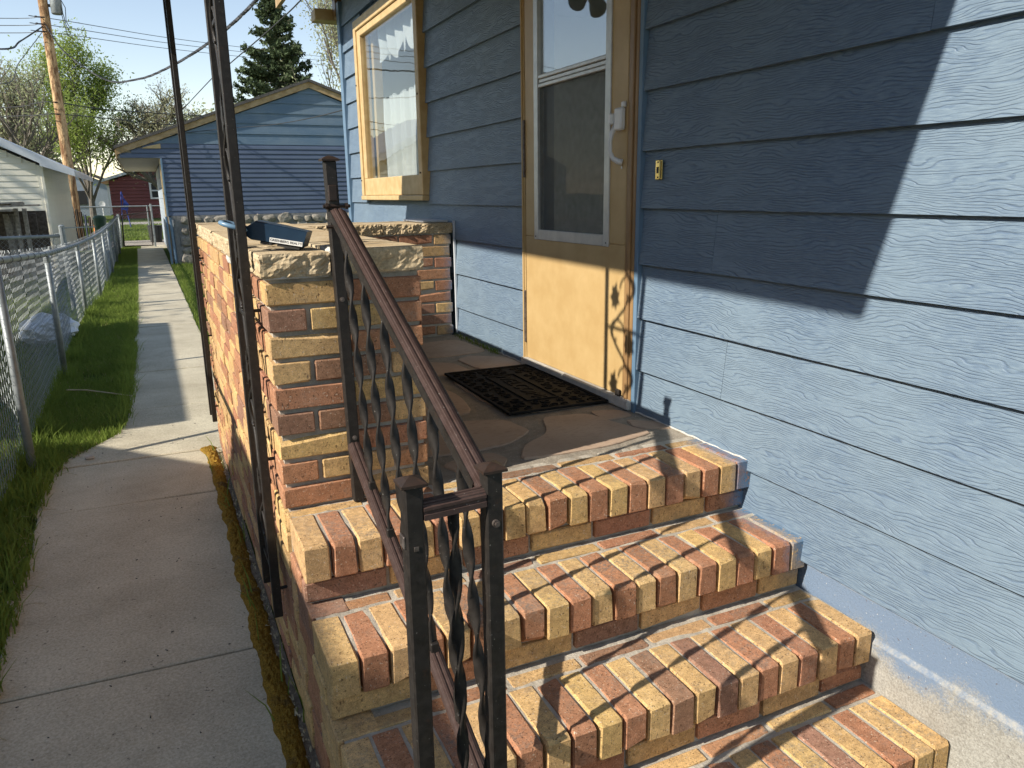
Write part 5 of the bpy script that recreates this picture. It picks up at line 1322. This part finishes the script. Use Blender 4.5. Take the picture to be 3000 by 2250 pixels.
# ================================================================== GRASS, MOSS AND LITTER (uncountable ground cover)
def blades(name, X, Y, Z, hmin, hmax, wid, mat, rng, segs=2):
    n = len(X); h = rng.uniform(hmin, hmax, n); a = rng.uniform(0, 2*np.pi, n); lean = rng.uniform(.1, .9, n)*h; la = rng.uniform(0, 2*np.pi, n)
    dx, dy = np.cos(a)*wid, np.sin(a)*wid; lx, ly = np.cos(la)*lean, np.sin(la)*lean
    b0 = np.stack([X-dx, Y-dy, Z], 1); b1 = np.stack([X+dx, Y+dy, Z], 1)
    m0 = np.stack([X-dx*.8+lx*.35, Y-dy*.8+ly*.35, Z+h*.6], 1); m1 = np.stack([X+dx*.8+lx*.35, Y+dy*.8+ly*.35, Z+h*.6], 1); tip = np.stack([X+lx, Y+ly, Z+h], 1)
    V = np.stack([b0, b1, m1, m0, tip], 1).reshape(-1, 3); i = np.arange(n)*5
    T = np.concatenate([np.stack([i, i+1, i+2], 1), np.stack([i, i+2, i+3], 1), np.stack([i+3, i+2, i+4], 1)])
    o = np_mesh(name, V, T, mat, None, (0, 0, 0)); o['kind'] = 'stuff'; return o
LEv = np.vectorize(left_edge)
X = []; Y = []
def scatter(n, x0, x1, y0, y1, cond=None, p=1.0):
    x = RNG.uniform(x0, x1, n); y = y0+(y1-y0)*RNG.uniform(0, 1, n)**p
    if cond is not None: k = cond(x, y); x, y = x[k], y[k]
    X.append(x); Y.append(y)
patch = lambda x, y: (np.sin(x*7.3+y*2.1)+np.sin(y*3.7-x*4)+np.sin(y*9+x*11)*.5+RNG.normal(size=x.shape)*.6)
scatter(75000, -2.75, -1.93, 2.2, 13, lambda x, y: (x < LEv(y)+.035-.05*RNG.random(x.shape)) & (patch(x, y) > -1.35), 1.15)
scatter(30000, -2.75, -1.93, 13, 27, lambda x, y: x < LEv(y)+.02, 1.2)
scatter(52000, -4.2, -2.7, 5, 19, lambda x, y: patch(x, y) > -.6, 1.1)
scatter(26000, -1.30, -.02, 6.0, 19.6, lambda x, y: x > -1.30-.003*(y-8)+.0*x, 1.3)
X = np.concatenate(X); Y = np.concatenate(Y)
gz = np.where((X > LEv(Y)) & (X < -1.4), .02, .0)
gs = blades('grass', X, Y, gz, .025, .085, .0028, 'grass', RNG); gs['label'] = 'short green lawn grass along the sidewalk and behind the fence'; gs['category'] = 'grass'
nd = RNG.choice(len(X), 11000, replace=False)
dg_ = blades('dry_grass', X[nd]+RNG.normal(size=11000)*.01, Y[nd], gz[nd], .015, .06, .0024, 'grass_dry', RNG); dg_['label'] = 'dead straw coloured blades mixed through the lawn'; dg_['category'] = 'grass'
# taller tufts along the fence line and walk edge
ex = []; ey = []
for k in range(150):
    if k < 95: cx_, cy_ = -2.50+random.gauss(0, .05), random.uniform(3.4, 16)
    elif k < 135: cy_ = random.uniform(2.3, 12); cx_ = left_edge(cy_)-.03
    else: cx_, cy_ = -1.47, random.uniform(1.9, 4.8)
    n = random.randrange(20, 60) if k < 135 else 2; ex.append(cx_+RNG.normal(size=n)*.03); ey.append(cy_+RNG.normal(size=n)*.05)
ex = np.concatenate(ex); ey = np.concatenate(ey)
tg = blades('tall_grass', ex, ey, np.zeros(len(ex)), .06, .19, .003, 'grass', RNG); tg['label'] = 'taller grass tufts along the fence foot and walk edge'; tg['category'] = 'grass'
# far lawns
xx = RNG.uniform(-7, 3, 26000); yy = RNG.uniform(31.7, 49.5, 26000)
fl = blades('far_lawn', xx, yy, np.zeros(len(xx)), .05, .12, .02, 'grass', RNG); fl['label'] = 'sunlit lawn beyond the alley'; fl['category'] = 'grass'
# grass sprouting in the landing corner by the wall
xx = -.045+RNG.normal(size=180)*.012; yy = RNG.uniform(3.72, 4.36, 180)
cg = blades('corner_grass', xx, yy, np.full(180, .676), .012, .035, .0018, 'grass', RNG); cg['label'] = 'tiny weeds growing along the house wall on the landing'; cg['category'] = 'weeds'
# ochre moss strip between walk and brick wall
from mathutils import noise as mz2
mv = []; mf = []; na, nb2 = 16, 300
for i in range(nb2+1):
    y = 1.0+(4.87-1.0)*i/nb2; l = -1.533+.016*mz2.noise(Vector((y*6, 0, 0)))+.008*mz2.noise(Vector((y*21, 3, 0))); r_ = -1.463+.012*mz2.noise(Vector((y*5, 7, 0)))+.008*mz2.noise(Vector((y*19, 1, 0)))
    if y > 4.7: l -= .03*(y-4.7)/.15
    for k in range(na+1):
        t = k/na; x = l+(r_-l)*t; h = math.sin(math.pi*t)**.5*.022+.013*(mz2.noise(Vector((x*60, y*60, 0)))+.5*mz2.noise(Vector((x*150, y*150, 3))))*math.sin(math.pi*t)
        mv.append((x, y, .006+max(0, h)+.012*(1-t)))
for i in range(nb2):
    for k in range(na): q = i*(na+1)+k; mf.append((q, q+1, q+na+2, q+na+1))
mo = MB().add(mv, mf).build('moss', 'moss'); mo['kind'] = 'stuff'; mo['label'] = 'ochre yellow moss filling the gap beside the brick wall'; mo['category'] = 'moss'
so_ = MB().box(-1.530, .9, -.03, -1.44, 4.9, .008).build('soil_gap', 'soil'); so_['kind'] = 'structure'
lt = MB()
for i in range(260):
    y = random.uniform(1.2, 4.8); x = random.gauss(-1.456, .006); a = random.uniform(0, 3.14); L = random.uniform(.006, .028); z = random.uniform(.012, .03)
    lt.add([(x-.002, y, z), (x+.002, y, z), (x+.002+L*math.cos(a)*.4, y+L*math.sin(a), z+random.uniform(-.004, .01)), (x-.002+L*math.cos(a)*.4, y+L*math.sin(a), z+random.uniform(-.004, .01))], [(0, 1, 2, 3)])
for i in range(60):
    y = random.uniform(2, 5.2); x = left_edge(y)-random.uniform(-.03, .05); a = random.uniform(0, 6.28); L = random.uniform(.02, .12); z = .026
    lt.tube([(x, y, z), (x+L*.5*math.cos(a), y+L*.5*math.sin(a), z+.012), (x+L*math.cos(a), y+L*math.sin(a), z)], .0012, 3, cap=False)
lo = lt.build('dry_litter', 'straw'); lo['kind'] = 'stuff'; lo['label'] = 'dry grass bits and chaff in the gap beside the wall'; lo['category'] = 'litter'
seeds = MB()
for i in range(46):
    y = random.uniform(1.9, 5.5); x = random.uniform(left_edge(y)+.05, -1.54); a = random.uniform(0, 6.28); L = random.uniform(.004, .010)
    seeds.tube([(x, y, .0245), (x+L*math.cos(a), y+L*math.sin(a), .0255)], [.0022, .0012], 5)
so2 = seeds.build('dark_seeds', 'ink'); so2['kind'] = 'stuff'; so2['label'] = 'dark seed husks scattered on the sidewalk'; so2['category'] = 'litter'
